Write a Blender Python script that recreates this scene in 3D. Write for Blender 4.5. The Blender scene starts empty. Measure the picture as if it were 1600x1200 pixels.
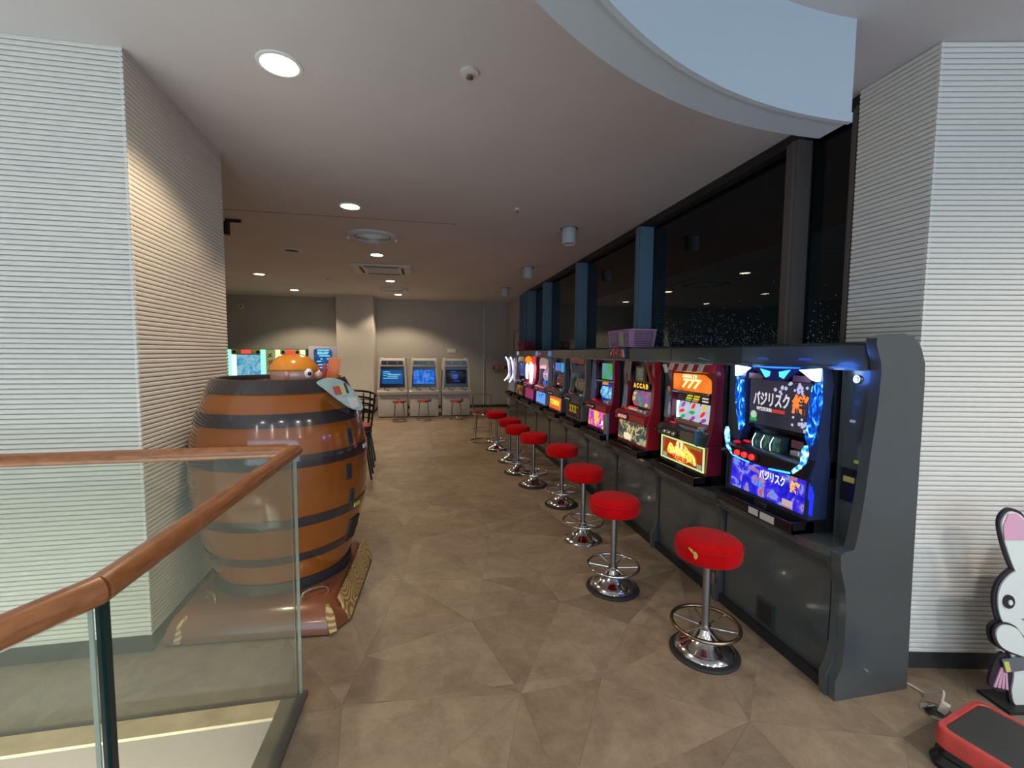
import bpy, bmesh, math, random
from mathutils import Vector, Matrix
from mathutils.geometry import delaunay_2d_cdt
PI = math.pi
SC = bpy.context.scene
COL = SC.collection

# ---------------------------------------------------------------- camera
YAW, PITCH, ROLL, CAMH, CH = .1986, .0695, .00755, 1.5, 2.87
fw = Vector((math.sin(YAW)*math.cos(PITCH), math.cos(YAW)*math.cos(PITCH), -math.sin(PITCH)))
r0 = Vector((math.cos(YAW), -math.sin(YAW), 0)); u0 = r0.cross(fw)
rt = r0*math.cos(ROLL)+u0*math.sin(ROLL); up = -r0*math.sin(ROLL)+u0*math.cos(ROLL)
cd = bpy.data.cameras.new('camera'); cam = bpy.data.objects.new('camera', cd); COL.objects.link(cam)
cd.sensor_width = 36; cd.lens = 691/1600*36; cd.clip_start = .02; cd.clip_end = 100
M = Matrix((rt, up, -fw)).transposed().to_4x4(); M.translation = (0, 0, CAMH)
cam.matrix_world = M
SC.camera = cam

# ---------------------------------------------------------------- world, exposure, lights
SC.view_settings.view_transform = 'Standard'; SC.view_settings.look = 'None'
SC.view_settings.exposure = 0.68; SC.view_settings.gamma = 1.0
SC.view_settings.use_curve_mapping = False
W = bpy.data.worlds.new('night_sky'); SC.world = W; W.use_nodes = True
W.node_tree.nodes['Background'].inputs[0].default_value = (.05, .09, .12, 1)
W.node_tree.nodes['Background'].inputs[1].default_value = .12

def light(name, kind, loc, energy, color, rot=(0, 0, 0), **kw):
    d = bpy.data.lights.new(name, kind); d.energy = energy; d.color = color
    for k, v in kw.items(): setattr(d, k, v)
    o = bpy.data.objects.new(name, d); COL.objects.link(o); o.location = loc; o.rotation_euler = rot
    return o
# the lit hall behind the camera (cool), seen only by what it lights
light('hall_light', 'AREA', (-0.3, -4.1, 1.45), 150, (.48, .73, 1.0), (math.radians(92), 0, 0), shape='RECTANGLE', size=8.4, size_y=2.5)
HALL = [(-1.6, -1.5), (.2, -1.3), (2.0, -1.1), (-2.6, -2.9), (-.6, -2.9), (1.4, -2.9), (3.3, -2.6), (3.2, -.4)]
for x, y in HALL: light('hall_downlight_beam', 'SPOT', (x, y, CH-.035), 30 if x < 1.9 else 62, (1, .93, .88), (0, 0, 0), spot_size=math.radians(160), spot_blend=.5, shadow_soft_size=.08)
# light of the floor below, coming up the stair opening
light('stair_light', 'AREA', (-2.2, -0.4, -.4), 190, (.95, .98, 1.0), (math.radians(22), 0, 0), shape='SQUARE', size=1.4)
WARM = (1, .80, .56)
DOWN = [(-.663, 2.391), (-.664, 4.487), (-.628, 6.595), (-.607, 8.925), (-.571, 10.928), (-2.842, 8.694), (-2.8, 10.734)]
for i, (x, y) in enumerate(DOWN):
    light('downlight_beam', 'SPOT', (x, y, CH-.035), [44, 48, 54, 62, 82, 66, 84][i], WARM, (0, 0, 0), spot_size=math.radians(126), spot_blend=.35, shadow_soft_size=.07)

# ---------------------------------------------------------------- materials
MATS = {}
EM = .5          # level of screens and lit panels against the exposure
def nt(name):
    m = bpy.data.materials.new(name); m.use_nodes = True
    n = m.node_tree.nodes; return m, n, m.node_tree.links, n['Principled BSDF']
def pbr(name, col, rough=.5, metal=0, bump=0, bscale=60, var=0, vscale=8, coat=0, sheen=0, emit=0, spec=.5):
    if name in MATS: return MATS[name]
    m, n, l, p = nt(name)
    p.inputs['Base Color'].default_value = (*col, 1); p.inputs['Roughness'].default_value = rough
    p.inputs['Metallic'].default_value = metal; p.inputs['Coat Weight'].default_value = coat
    p.inputs['Coat Roughness'].default_value = .08; p.inputs['Specular IOR Level'].default_value = spec
    p.inputs['Sheen Weight'].default_value = sheen
    if emit:
        p.inputs['Emission Color'].default_value = (*col, 1); p.inputs['Emission Strength'].default_value = emit
    tc = n.new('ShaderNodeTexCoord')
    if var:
        t = n.new('ShaderNodeTexNoise'); t.inputs['Scale'].default_value = vscale; t.inputs['Detail'].default_value = 5
        l.new(tc.outputs['Object'], t.inputs['Vector'])
        r = n.new('ShaderNodeValToRGB'); l.new(t.outputs['Fac'], r.inputs[0])
        r.color_ramp.elements[0].position = .3; r.color_ramp.elements[1].position = .7
        r.color_ramp.elements[0].color = (*[c*(1-var) for c in col], 1)
        r.color_ramp.elements[1].color = (*[min(1, c*(1+var)) for c in col], 1)
        l.new(r.outputs[0], p.inputs['Base Color'])
    if bump:
        t = n.new('ShaderNodeTexNoise'); t.inputs['Scale'].default_value = bscale
        l.new(tc.outputs['Object'], t.inputs['Vector'])
        b = n.new('ShaderNodeBump'); b.inputs['Strength'].default_value = bump; b.inputs['Distance'].default_value = .01
        l.new(t.outputs['Fac'], b.inputs['Height']); l.new(b.outputs[0], p.inputs['Normal'])
    MATS[name] = m; return m
def emi(name, col, s):
    if name in MATS: return MATS[name]
    m, n, l, p = nt(name)
    p.inputs['Base Color'].default_value = (*[c*.3 for c in col], 1); p.inputs['Roughness'].default_value = .25
    p.inputs['Emission Color'].default_value = (*col, 1); p.inputs['Emission Strength'].default_value = s*EM
    MATS[name] = m; return m
def art(name, cols, scale=6, s=1.0, kind='noise', dist=1.5, stops=None, stretch=(1, 1, 1), seed=0):
    """printed, backlit artwork: a colour ramp over noise, voronoi or bands"""
    if name in MATS: return MATS[name]
    m, n, l, p = nt(name)
    tc = n.new('ShaderNodeTexCoord'); mp = n.new('ShaderNodeMapping')
    mp.inputs['Scale'].default_value = stretch; mp.inputs['Location'].default_value = (seed*3.1, seed*1.7, seed)
    l.new(tc.outputs['Object'], mp.inputs[0])
    if kind == 'noise':
        t = n.new('ShaderNodeTexNoise'); t.inputs['Distortion'].default_value = dist; t.inputs['Detail'].default_value = 4; out = t.outputs['Fac']
    elif kind == 'cell':
        t = n.new('ShaderNodeTexVoronoi'); out = t.outputs['Distance']
    else:
        t = n.new('ShaderNodeTexWave'); t.bands_direction = 'Z' if kind == 'rows' else 'X'
        t.inputs['Distortion'].default_value = dist; out = t.outputs['Fac']
    t.inputs['Scale'].default_value = scale
    l.new(mp.outputs[0], t.inputs['Vector'])
    r = n.new('ShaderNodeValToRGB'); r.color_ramp.interpolation = 'LINEAR'
    N = len(cols); el = r.color_ramp.elements
    while len(el) < N: el.new(.5)
    for i, c in enumerate(cols):
        el[i].position = stops[i] if stops else .3+.4*i/(N-1); el[i].color = (*c, 1)
    l.new(out, r.inputs[0]); l.new(r.outputs[0], p.inputs['Emission Color'])
    p.inputs['Base Color'].default_value = (.01, .01, .01, 1); p.inputs['Roughness'].default_value = .2; p.inputs['Specular IOR Level'].default_value = .2
    p.inputs['Emission Strength'].default_value = s*EM
    MATS[name] = m; return m

def glass_mat(name, tint, ior=1.5, rough=0.0, haze=0):
    m, n, l, p = nt(name); n.remove(p)
    fr = n.new('ShaderNodeFresnel'); fr.inputs[0].default_value = ior
    tr = n.new('ShaderNodeBsdfTransparent'); tr.inputs[0].default_value = (*tint, 1)
    gl = n.new('ShaderNodeBsdfGlossy'); gl.inputs['Roughness'].default_value = rough
    mx = n.new('ShaderNodeMixShader'); gm = n.new('ShaderNodeNewGeometry'); sb = n.new('ShaderNodeMath'); sb.operation = 'SUBTRACT'; sb.inputs[0].default_value = 1; l.new(gm.outputs['Backfacing'], sb.inputs[1])
    mu = n.new('ShaderNodeMath'); mu.operation = 'MULTIPLY'; l.new(fr.outputs[0], mu.inputs[0]); l.new(sb.outputs[0], mu.inputs[1]); l.new(mu.outputs[0], mx.inputs[0]); l.new(tr.outputs[0], mx.inputs[1]); l.new(gl.outputs[0], mx.inputs[2])
    if haze:  # even diffuse veil painted in for the reflections that wash out the glass
        df = n.new('ShaderNodeBsdfDiffuse'); df.inputs[0].default_value = (.52, .54, .42, 1); m2 = n.new('ShaderNodeMixShader'); m2.inputs[0].default_value = haze
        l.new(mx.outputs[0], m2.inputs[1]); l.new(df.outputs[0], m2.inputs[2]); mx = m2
    l.new(mx.outputs[0], n['Material Output'].inputs[0]); return m

def stone_floor(name, per_island=False):
    m, n, l, p = nt(name)
    tc = n.new('ShaderNodeTexCoord')
    g = n.new('ShaderNodeNewGeometry'); oi = n.new('ShaderNodeObjectInfo')
    rnd = g.outputs['Random Per Island'] if per_island else oi.outputs['Random']
    r = n.new('ShaderNodeValToRGB'); e = r.color_ramp.elements
    e[0].color = (.230, .172, .116, 1); e[1].color = (.302, .238, .166, 1)
    k = e.new(.5); k.color = (.265, .208, .147, 1)
    l.new(rnd, r.inputs[0])
    # marbling offset per piece so that the veins break at the joints
    ad = n.new('ShaderNodeVectorMath'); ad.operation = 'MULTIPLY_ADD'
    cmb = n.new('ShaderNodeCombineXYZ'); l.new(rnd, cmb.inputs[0]); l.new(rnd, cmb.inputs[1])
    sc = n.new('ShaderNodeVectorMath'); sc.operation = 'SCALE'; sc.inputs['Scale'].default_value = 17; l.new(cmb.outputs[0], sc.inputs[0])
    av = n.new('ShaderNodeVectorMath'); l.new(g.outputs['Position'], av.inputs[0]); l.new(sc.outputs[0], av.inputs[1])
    n.remove(ad)
    t = n.new('ShaderNodeTexNoise'); t.inputs['Scale'].default_value = 3.6; t.inputs['Detail'].default_value = 10; t.inputs['Roughness'].default_value = .8; t.inputs['Distortion'].default_value = .25
    l.new(av.outputs[0], t.inputs['Vector'])
    r2 = n.new('ShaderNodeValToRGB'); e = r2.color_ramp.elements; e[0].position = .28; e[1].position = .75
    e[0].color = (.52, .47, .43, 1); e[1].color = (1.32, 1.30, 1.22, 1)
    l.new(t.outputs['Fac'], r2.inputs[0])
    mx = n.new('ShaderNodeMix'); mx.data_type = 'RGBA'; mx.blend_type = 'MULTIPLY'; mx.inputs[0].default_value = 1
    l.new(r.outputs[0], mx.inputs[6]); l.new(r2.outputs[0], mx.inputs[7]); l.new(mx.outputs[2], p.inputs['Base Color'])
    p.inputs['Roughness'].default_value = .42; p.inputs['Specular IOR Level'].default_value = .35
    b = n.new('ShaderNodeBump'); b.inputs['Strength'].default_value = .08; l.new(t.outputs['Fac'], b.inputs['Height']); l.new(b.outputs[0], p.inputs['Normal'])
    return m

M_CEIL = pbr('ceiling_paint', (.58, .545, .54), .9, var=.04, vscale=1.2)
M_RIB = pbr('ribbed_wall_paint', (.66, .62, .55), .7, bump=.15, bscale=300)
M_WALL = pbr('grey_wall_paint', (.40, .375, .345), .85, var=.04, vscale=2)
M_PIL = pbr('pillar_paint', (.50, .475, .435), .85)
M_BASE = pbr('baseboard_dark', (.035, .033, .033), .5)
M_WHITE = pbr('white_plaster', (.72, .74, .70), .8)
M_FASCIA = pbr('fascia_paint', (.45, .50, .54), .75)
M_GREY = pbr('cabinet_grey', (.052, .061, .063), .2, coat=.5, var=.06, vscale=3)
M_GREYD = pbr('cabinet_grey_dark', (.03, .034, .037), .28, coat=.3)
M_BLACK = pbr('black_plastic', (.008, .008, .010), .25)
M_BLACKM = pbr('black_matt', (.012, .012, .013), .6)
M_CHROME = pbr('chrome', (.62, .61, .60), .12, 1)
M_STEEL = pbr('worn_steel', (.42, .38, .33), .22, 1, var=.25, vscale=30)
M_BRASS = pbr('tarnished_ring', (.30, .22, .15), .25, 1, var=.3, vscale=40)
M_POST = pbr('satin_post', (.33, .33, .34), .35, 1)
M_VELVET = pbr('red_velvet', (.42, .002, .003), .95, bump=.2, bscale=250, sheen=.05, var=.15, vscale=15, spec=.05)
M_RUBBER = pbr('black_rubber', (.012, .012, .012), .7)
M_RED = pbr('gloss_red', (.35, .012, .02), .25, coat=.4)
M_CRIM = pbr('crimson_plastic', (.20, .008, .03), .3, coat=.4)
M_SILVER = pbr('silver_plastic', (.55, .55, .57), .25, .6)
M_WPLAST = pbr('white_plastic', (.62, .60, .55), .5)
M_CABW = pbr('cabinet_white', (.52, .50, .46), .5, var=.08, vscale=6)
M_MULL = pbr('mullion_blue_lit', (.09, .16, .21), .5)  # bluish light on the mullions is put into their base colour
M_MULLB = pbr('mullion_brown', (.10, .08, .07), .5)
M_WOOD = None

# ---------------------------------------------------------------- mesh builder
class MB:
    def __init__(s): s.v = []; s.f = []
    def add(s, vs, fs, mat=None):
        o = len(s.v)
        s.v += [tuple(mat @ Vector(v)) if mat else tuple(v) for v in vs]; s.f += [tuple(i+o for i in f) for f in fs]; return s
    def box(s, x0, x1, y0, y1, z0, z1, mat=None, b=0):
        if b:
            return s.rbox(x0, x1, y0, y1, z0, z1, b, mat)
        vs = [(x, y, z) for z in (z0, z1) for y in (y0, y1) for x in (x0, x1)]
        return s.add(vs, [(0, 2, 3, 1), (4, 5, 7, 6), (0, 1, 5, 4), (2, 6, 7, 3), (0, 4, 6, 2), (1, 3, 7, 5)], mat)
    def rbox(s, x0, x1, y0, y1, z0, z1, b, mat=None):
        bm = bmesh.new()
        bmesh.ops.create_cube(bm, size=1)
        for v in bm.verts: v.co = ((x0+x1)/2+v.co.x*(x1-x0), (y0+y1)/2+v.co.y*(y1-y0), (z0+z1)/2+v.co.z*(z1-z0))
        bmesh.ops.bevel(bm, geom=bm.edges[:], offset=b, segments=2, affect='EDGES', profile=.5)
        bm.verts.index_update()
        s.add([v.co[:] for v in bm.verts], [[v.index for v in f.verts] for f in bm.faces], mat); bm.free(); return s
    def prism(s, poly, h0, h1, axis='z', mat=None):
        """poly: 2-D points; axis z: (x,y) ; y: (x,z); x: (y,z)"""
        n = len(poly)
        def c(p, h): return (p[0], p[1], h) if axis == 'z' else ((p[0], h, p[1]) if axis == 'y' else (h, p[0], p[1]))
        vs = [c(p, h0) for p in poly]+[c(p, h1) for p in poly]
        fs = [tuple(range(n))[::-1], tuple(range(n, 2*n))]+[(i, (i+1) % n, (i+1) % n+n, i+n) for i in range(n)]
        return s.add(vs, fs, mat)
    def lathe(s, prof, seg=32, mat=None, cx=0, cy=0, a0=0, a1=2*PI):
        full = abs(a1-a0-2*PI) < 1e-6; k = seg if full else seg+1
        vs = []
        for r, z in prof:
            for i in range(k):
                a = a0+(a1-a0)*i/seg; vs.append((cx+r*math.cos(a), cy+r*math.sin(a), z))
        fs = []
        for j in range(len(prof)-1):
            for i in range(seg):
                i2 = (i+1) % k if full else i+1
                fs.append((j*k+i, j*k+i2, (j+1)*k+i2, (j+1)*k+i))
        if full:
            if prof[0][0] > 1e-5: fs.append(tuple(range(k))[::-1])
            if prof[-1][0] > 1e-5: fs.append(tuple(range((len(prof)-1)*k, len(prof)*k)))
        return s.add(vs, fs, mat)
    def cyl(s, p0, p1, r, seg=16, r1=None):
        return s.tube([p0, p1], r, seg, r1=r1)
    def tube(s, pts, r, seg=10, closed=False, r1=None):
        P = [Vector(p) for p in pts]; n = len(P); vs = []; prev = None
        for i, p in enumerate(P):
            if closed: t = P[(i+1) % n]-P[i-1]
            else: t = P[min(i+1, n-1)]-P[max(i-1, 0)]
            t.normalize()
            if prev is None:
                a = Vector((0, 0, 1)) if abs(t.z) < .9 else Vector((1, 0, 0))
                prev = t.cross(a).normalized()
            else:
                prev = (prev-t*prev.dot(t)).normalized()
            b = t.cross(prev); rr = r if r1 is None else r+(r1-r)*i/(n-1)
            for k in range(seg):
                a = 2*PI*k/seg; vs.append(tuple(p+prev*rr*math.cos(a)+b*rr*math.sin(a)))
        fs = []
        for i in range(n if closed else n-1):
            j = (i+1) % n
            for k in range(seg): fs.append((i*seg+k, i*seg+(k+1) % seg, j*seg+(k+1) % seg, j*seg+k))
        if not closed: fs += [tuple(range(seg))[::-1], tuple(range((n-1)*seg, n*seg))]
        return s.add(vs, fs)
    def sphere(s, c, r, seg=20, ring=12, sx=1, sy=1, sz=1, t0=0, t1=PI):
        prof = [(max(1e-6, r*math.sin(t0+(t1-t0)*i/ring)), r*math.cos(t0+(t1-t0)*i/ring)) for i in range(ring+1)]
        m = Matrix.Translation(c) @ Matrix.Diagonal((sx, sy, sz, 1)); return s.lathe(prof, seg, m)
    def ring(s, R, r, z, seg=40, ts=8, cx=0, cy=0):
        return s.tube([(cx+R*math.cos(2*PI*i/seg), cy+R*math.sin(2*PI*i/seg), z) for i in range(seg)], r, ts, True)
    def mesh(s, name, mat, smooth=True, ang=38):
        me = bpy.data.meshes.new(name); me.from_pydata(s.v, [], s.f)
        bm = bmesh.new(); bm.from_mesh(me); bmesh.ops.remove_doubles(bm, verts=bm.verts, dist=1e-6)
        bmesh.ops.recalc_face_normals(bm, faces=bm.faces); bm.to_mesh(me); bm.free()
        if mat: me.materials.append(mat)
        if smooth:
            me.shade_smooth(); me.set_sharp_from_angle(angle=math.radians(ang))
        me.update(); return me
def obj(name, mb, mat, parent=None, label=None, cat=None, group=None, kind=None, loc=None, rot=None, smooth=True):
    me = mb.mesh(name, mat, smooth) if isinstance(mb, MB) else mb
    o = bpy.data.objects.new(name, me); COL.objects.link(o)
    if parent: o.parent = parent
    if loc: o.location = loc
    if rot: o.rotation_euler = rot
    for k, v in (('label', label), ('category', cat), ('group', group), ('kind', kind)):
        if v: o[k] = v
    return o
def thing(name, label, cat, loc=(0, 0, 0), rz=0, group=None):
    o = bpy.data.objects.new(name, None); COL.objects.link(o); o.empty_display_size = .1
    o.location = loc; o.rotation_euler = (0, 0, rz); o['label'] = label; o['category'] = cat
    if group: o['group'] = group
    return o
def kids(o): return [c for c in COL.objects if c.parent == o]
def dup(root, loc=None, rz=None, label=None):
    def cp(o, par):
        c = o.copy(); COL.objects.link(c); c.parent = par
        for ch in kids(o): cp(ch, c)
        return c
    r = cp(root, None)
    if loc is not None: r.location = loc
    if rz is not None: r.rotation_euler = (0, 0, rz)
    if label: r['label'] = label
    return r
def txt(name, s, size, mat, parent, loc, rot=(PI/2, 0, 0), ext=.0006, align='CENTER', shear=0, bold=0, sx=1):
    c = bpy.data.curves.new(name, 'FONT'); c.body = s; c.size = size; c.extrude = ext; c.align_x = align; c.align_y = 'CENTER'; c.shear = shear; c.offset = bold; c.resolution_u = 3
    t = bpy.data.objects.new('tmp_text', c); COL.objects.link(t)
    bpy.context.view_layer.update()
    me = bpy.data.meshes.new_from_object(t.evaluated_get(bpy.context.evaluated_depsgraph_get()))
    COL.objects.unlink(t); bpy.data.objects.remove(t)
    me.name = name; me.materials.clear(); me.materials.append(mat)
    o = obj(name, me, None, parent, loc=loc, rot=rot); o.scale = (sx, 1, 1)
    return o
def lerp(a, b, t): return a+(b-a)*t
def smooth_path(pts, k=6):
    P = [Vector(p) for p in pts]; out = []
    for i in range(len(P)-1):
        p0, p1, p2, p3 = P[max(i-1, 0)], P[i], P[i+1], P[min(i+2, len(P)-1)]
        for j in range(k):
            t = j/k
            out.append(.5*((2*p1)+(-p0+p2)*t+(2*p0-5*p1+4*p2-p3)*t*t+(-p0+3*p1-3*p2+p3)*t**3))
    out.append(P[-1]); return [tuple(p) for p in out]
def smooth2(pts, k=6, closed=True):
    n = len(pts); out = []
    for i in range(n):
        p = [Vector(pts[(i+d) % n]) for d in (-1, 0, 1, 2)]
        for j in range(k):
            t = j/k
            q = .5*((2*p[1])+(-p[0]+p[2])*t+(2*p[0]-5*p[1]+4*p[2]-p[3])*t*t+(-p[0]+3*p[1]-3*p[2]+p[3])*t**3)
            out.append((q.x, q.y))
    return out
def ell(cx, cy, rx, ry, n=28, a=0):
    return [(cx+rx*math.cos(t)*math.cos(a)-ry*math.sin(t)*math.sin(a), cy+rx*math.cos(t)*math.sin(a)+ry*math.sin(t)*math.cos(a)) for t in [2*PI*i/n for i in range(n)]]

# ================================================================ SETTING
# floor slab with the stair opening left free
LED = [(-.61, 1.87), (-.635, .87), (-1.15, -.15), (-1.5, -4.2)]     # inner edge of the opening on the right
mb = MB()
mb.box(-5.2, 4.2, 1.87, 12.3, -.25, -.003)
mb.prism([(4.2, 1.87), (-.61, 1.87), (-.635, .87), (4.2, .87)], -.25, -.003)
mb.prism([(4.2, .87), (-.635, .87), (-1.15, -.15), (4.2, -.15)], -.25, -.003)
mb.prism([(4.2, -.15), (-1.15, -.15), (-1.5, -4.2), (4.2, -4.2)], -.25, -.003)
M_TILE = stone_floor('stone_print_vinyl'); M_TILES = stone_floor('stone_print_vinyl_far', True)
floor = obj('floor', mb, pbr('floor_joint', (.22, .17, .12), .5), kind='structure')
def clip(poly, a, b, c):      # keep a*x+b*y<=c
    out = []
    for i in range(len(poly)):
        p, q = poly[i], poly[(i+1) % len(poly)]
        dp, dq = a*p[0]+b*p[1]-c, a*q[0]+b*q[1]-c
        if dp <= 0: out.append(p)
        if dp*dq < 0:
            t = dp/(dp-dq); out.append((p[0]+(q[0]-p[0])*t, p[1]+(q[1]-p[1])*t))
    return out
rng = random.Random(7); pts = []
y = -4.6; row = 0
while y < 12.9:
    x = -5.8+(.3 if row % 2 else 0)
    while x < 4.8:
        pts.append(Vector((x+rng.uniform(-.25, .25), y+rng.uniform(-.23, .23)))); x += .54
    y += .50; row += 1
tri = delaunay_2d_cdt(pts, [], [], 0, 1e-5)
pieces = []
for f in tri[2]:
    P = [tuple(tri[0][i]) for i in f]
    if sum(p[1] for p in P)/3 > -.2:
        for reg in (0, 1, 2):
            Q = P
            if reg == 0: cl = [(-1, 0, 5.19), (1, 0, 4.19), (0, -1, -1.871), (0, 1, 12.29)]
            elif reg == 1: cl = [(0, 1, 1.871), (0, -1, -.87), (1, 0, 4.19), (-1, .025, .61+.025*1.87)]
            else: cl = [(0, 1, .87), (0, -1, .15), (1, 0, 4.19), (-1.02, .515, .635*1.02+.515*.87)]
            for a, b, c in cl:
                if len(Q) > 2: Q = clip(Q, a, b, c)
            if len(Q) > 2:
                ar = abs(sum(Q[i][0]*Q[(i+1) % len(Q)][1]-Q[(i+1) % len(Q)][0]*Q[i][1] for i in range(len(Q))))/2
                if ar > .003: pieces.append(Q)
pieces.sort(key=lambda Q: math.hypot(sum(p[0] for p in Q)/len(Q)-.2, sum(p[1] for p in Q)/len(Q)-1.2))
far = MB()
def shrink(Q, d=.0012):
    cx = sum(p[0] for p in Q)/len(Q); cy = sum(p[1] for p in Q)/len(Q)
    return [(p[0]+(cx-p[0])*d*2, p[1]+(cy-p[1])*d*2) for p in Q]
for i, Q in enumerate(pieces):
    Q = shrink(Q)
    if i < 290:
        obj('tile', MB().prism(Q, -.004, 0), M_TILE, floor, smooth=False)
    else: far.prism(Q, -.004, 0)
obj('floor_tiles', far, M_TILES, floor, kind='stuff', smooth=False)

obj('ceiling', MB().box(-5.3, 4.3, -4.3, 12.4, CH, CH+.12), M_CEIL, kind='structure')
# hanging curved bulkhead
mb = MB(); N = 40; cx, cy = 1.70, -.47
a0, a1 = math.radians(185), math.radians(88.8)
vs = []
for i in range(N+1):
    a = a0+(a1-a0)*i/N
    for R, z in ((2.06, 2.47), (2.215, 2.47), (2.215, CH), (2.06, CH)):
        vs.append((cx+R*math.cos(a), cy+R*math.sin(a), z))
fs = [(3, 2, 1, 0), (N*4, N*4+1, N*4+2, N*4+3)]
for i in range(N):
    for k in range(4): fs.append((i*4+k, i*4+(k+1) % 4, (i+1)*4+(k+1) % 4, (i+1)*4+k))
mb.add(vs, fs)
bulk = obj('trim_1', mb, M_FASCIA, kind='structure', label='curved white bulkhead hanging from the ceiling')
mb = MB(); vs = []
for i in range(N+1):
    a = a0+(a1-a0)*i/N
    for R, z in ((2.054, 2.462), (2.075, 2.462), (2.075, 2.50), (2.054, 2.50)): vs.append((cx+R*math.cos(a), cy+R*math.sin(a), z))
obj('edge_strip', MB().add(vs, fs), M_FASCIA, bulk)

def ribbed(p0, p1, z0, z1, name, parent=None, back=.08, kind='structure', pitch=.0232, flip=False):
    """horizontal ribs from p0 to p1 (plan); the ribs stand out on the left of p0->p1"""
    d = Vector((p1[0]-p0[0], p1[1]-p0[1])); d.normalize(); nrm = Vector((-d.y, d.x))
    if flip: nrm = -nrm
    prof = []
    z = z0; n = int((z1-z0)/pitch)
    for i in range(n+1):
        for dz, o in ((0, -.011), (.0022, -.0005), (.0065, .0016), (.0165, .0016), (.0205, -.0005)):
            if z+dz < z1: prof.append((o, z+dz))
        z += pitch
    prof.append((0, z1))
    vs = []
    for o, z in prof:
        for p in (p0, p1): vs.append((p[0]+nrm.x*o, p[1]+nrm.y*o, z))
    for z in (z1, z0):
        for p in (p0, p1): vs.append((p[0]-nrm.x*back, p[1]-nrm.y*back, z))
    k = len(vs)//2
    fs = [(i*2, i*2+1, (i+1)*2+1, (i+1)*2) for i in range(k-1)]+[((k-1)*2, (k-1)*2+1, 1, 0)]
    fs += [tuple(i*2 for i in range(k)), tuple(i*2+1 for i in range(k))[::-1]]
    return obj(name, MB().add(vs, fs), M_RIB, parent, kind=kind, smooth=False)
# left ribbed column, its face towards the stair and its side along the corridor
ribbed((-1.33, 2.415), (-5.2, 2.46), .09, CH, 'wall_front_left', flip=False, back=.012)
ribbed((-1.33, 2.413), (-1.365, 3.5), .09, CH, 'wall_left', flip=True, back=.012)
obj('wall_left_core', MB().prism([(-1.345, 2.43), (-5.2, 2.475), (-5.2, 2.6), (-1.45, 2.6), (-1.45, 3.49), (-1.38, 3.49)], 0, CH), M_WALL, kind='structure')
for nm, P in (('baseboard_front_left', [(-1.33, 2.425), (-5.2, 2.47), (-5.2, 2.5), (-1.34, 2.5)]),
              ('baseboard_left', [(-1.34, 2.43), (-1.372, 3.5), (-1.42, 3.5), (-1.40, 2.43)])):
    obj(nm, MB().prism(P, 0, .088), M_BASE, kind='structure')
obj('wall_left_end', MB().box(-5.2, -1.45, 3.42, 3.49, 0, CH), M_WALL, kind='structure')
obj('wall_far_left', MB().box(-5.3, -5.2, -4.2, 12.3, -3, CH), M_WALL, kind='structure')
# right ribbed column
ribbed((2.225, 1.62), (4.2, 1.19), .085, CH, 'wall_front_right', flip=True, back=.012)
ribbed((2.225, 1.618), (2.225, 1.985), .085, CH, 'wall_right', flip=False, back=.012)
obj('wall_right_core', MB().prism([(2.24, 1.634), (4.2, 1.207), (4.2, 1.5), (2.42, 1.98), (2.24, 1.98)], 0, CH), M_WALL, kind='structure')
for nm, P in (('baseboard_front_right', [(2.232, 1.628), (4.2, 1.198), (4.2, 1.25), (2.24, 1.67)]), ('baseboard_right', [(2.232, 1.63), (2.232, 1.98), (2.30, 1.98), (2.30, 1.66)])):
    obj(nm, MB().prism(P, 0, .084), M_BASE, kind='structure')
# back walls, pillar
obj('wall_back', MB().box(-1.3, 2.5, 12.1, 12.25, 0, CH), M_WALL, kind='structure')
obj('wall_back_left', MB().box(-5.3, -1.3, 12.0, 12.25, 0, CH), M_WALL, kind='structure')
obj('wall_pillar', MB().box(-2.04, -1.19, 11.32, 12.1, 0, CH), M_PIL, kind='structure')
obj('baseboard_pillar', MB().box(-2.05, -1.18, 11.31, 12.0, 0, .075), M_BASE, kind='structure')
obj('baseboard_back', MB().box(-1.18, 2.3, 12.08, 12.12, 0, .075), M_BASE, kind='structure')
obj('wall_right_back', MB().box(2.30, 2.42, 9.95, 12.2, 0, CH), M_WALL, kind='structure')
obj('baseboard_right_back', MB().box(2.285, 2.31, 9.95, 12.1, 0, .075), M_BASE, kind='structure')
obj('wall_below_window', MB().box(2.26, 2.42, 1.99, 9.95, 0, .95), M_GREYD, kind='structure')
# hall behind the camera
obj('wall_behind', MB().box(-5.3, 4.3, -4.35, -4.2, -3, CH), M_WALL, kind='structure')
obj('wall_behind_right', MB().box(4.2, 4.3, -4.2, 1.3, 0, CH), M_WALL, kind='structure')
# stair opening: light timber curb, white walls below, lower floor
M_OAK = pbr('pale_oak', (.70, .54, .31), .5, var=.15, vscale=9)
M_OLIVE = pbr('curb_edge', (.20, .17, .12), .5)
obj('trim_2', MB().box(-5.19, -.61, 1.868, 1.968, -.008, .004), M_OAK, kind='structure', label='pale timber curb along the far side of the stair opening')
obj('trim_3', MB().prism([(-.61, 1.968), (-.525, 1.968), (-.548, .87), (-1.06, -.19), (-1.15, -.15), (-.635, .87), (-.61, 1.87)], -.055, .005), M_OLIVE, kind='structure')
obj('wall_stair', MB().box(-5.19, -.55, 1.87, 1.97, -3, -.25).box(-5.19, -.62, 1.872, 1.96, -.25, -.009), M_WHITE, kind='structure')
obj('wall_stair_right', MB().prism([(-.615, 1.87), (-.55, 1.87), (-.575, .87), (-1.1, -.2), (-1.45, -4.2), (-1.5, -4.2), (-1.15, -.15), (-.64, .87)], -3, -.25), M_WHITE, kind='structure')
obj('floor_lower', MB().box(-5.2, -.5, -4.2, 2.0, -3.1, -3), M_WHITE, kind='structure')

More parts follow.
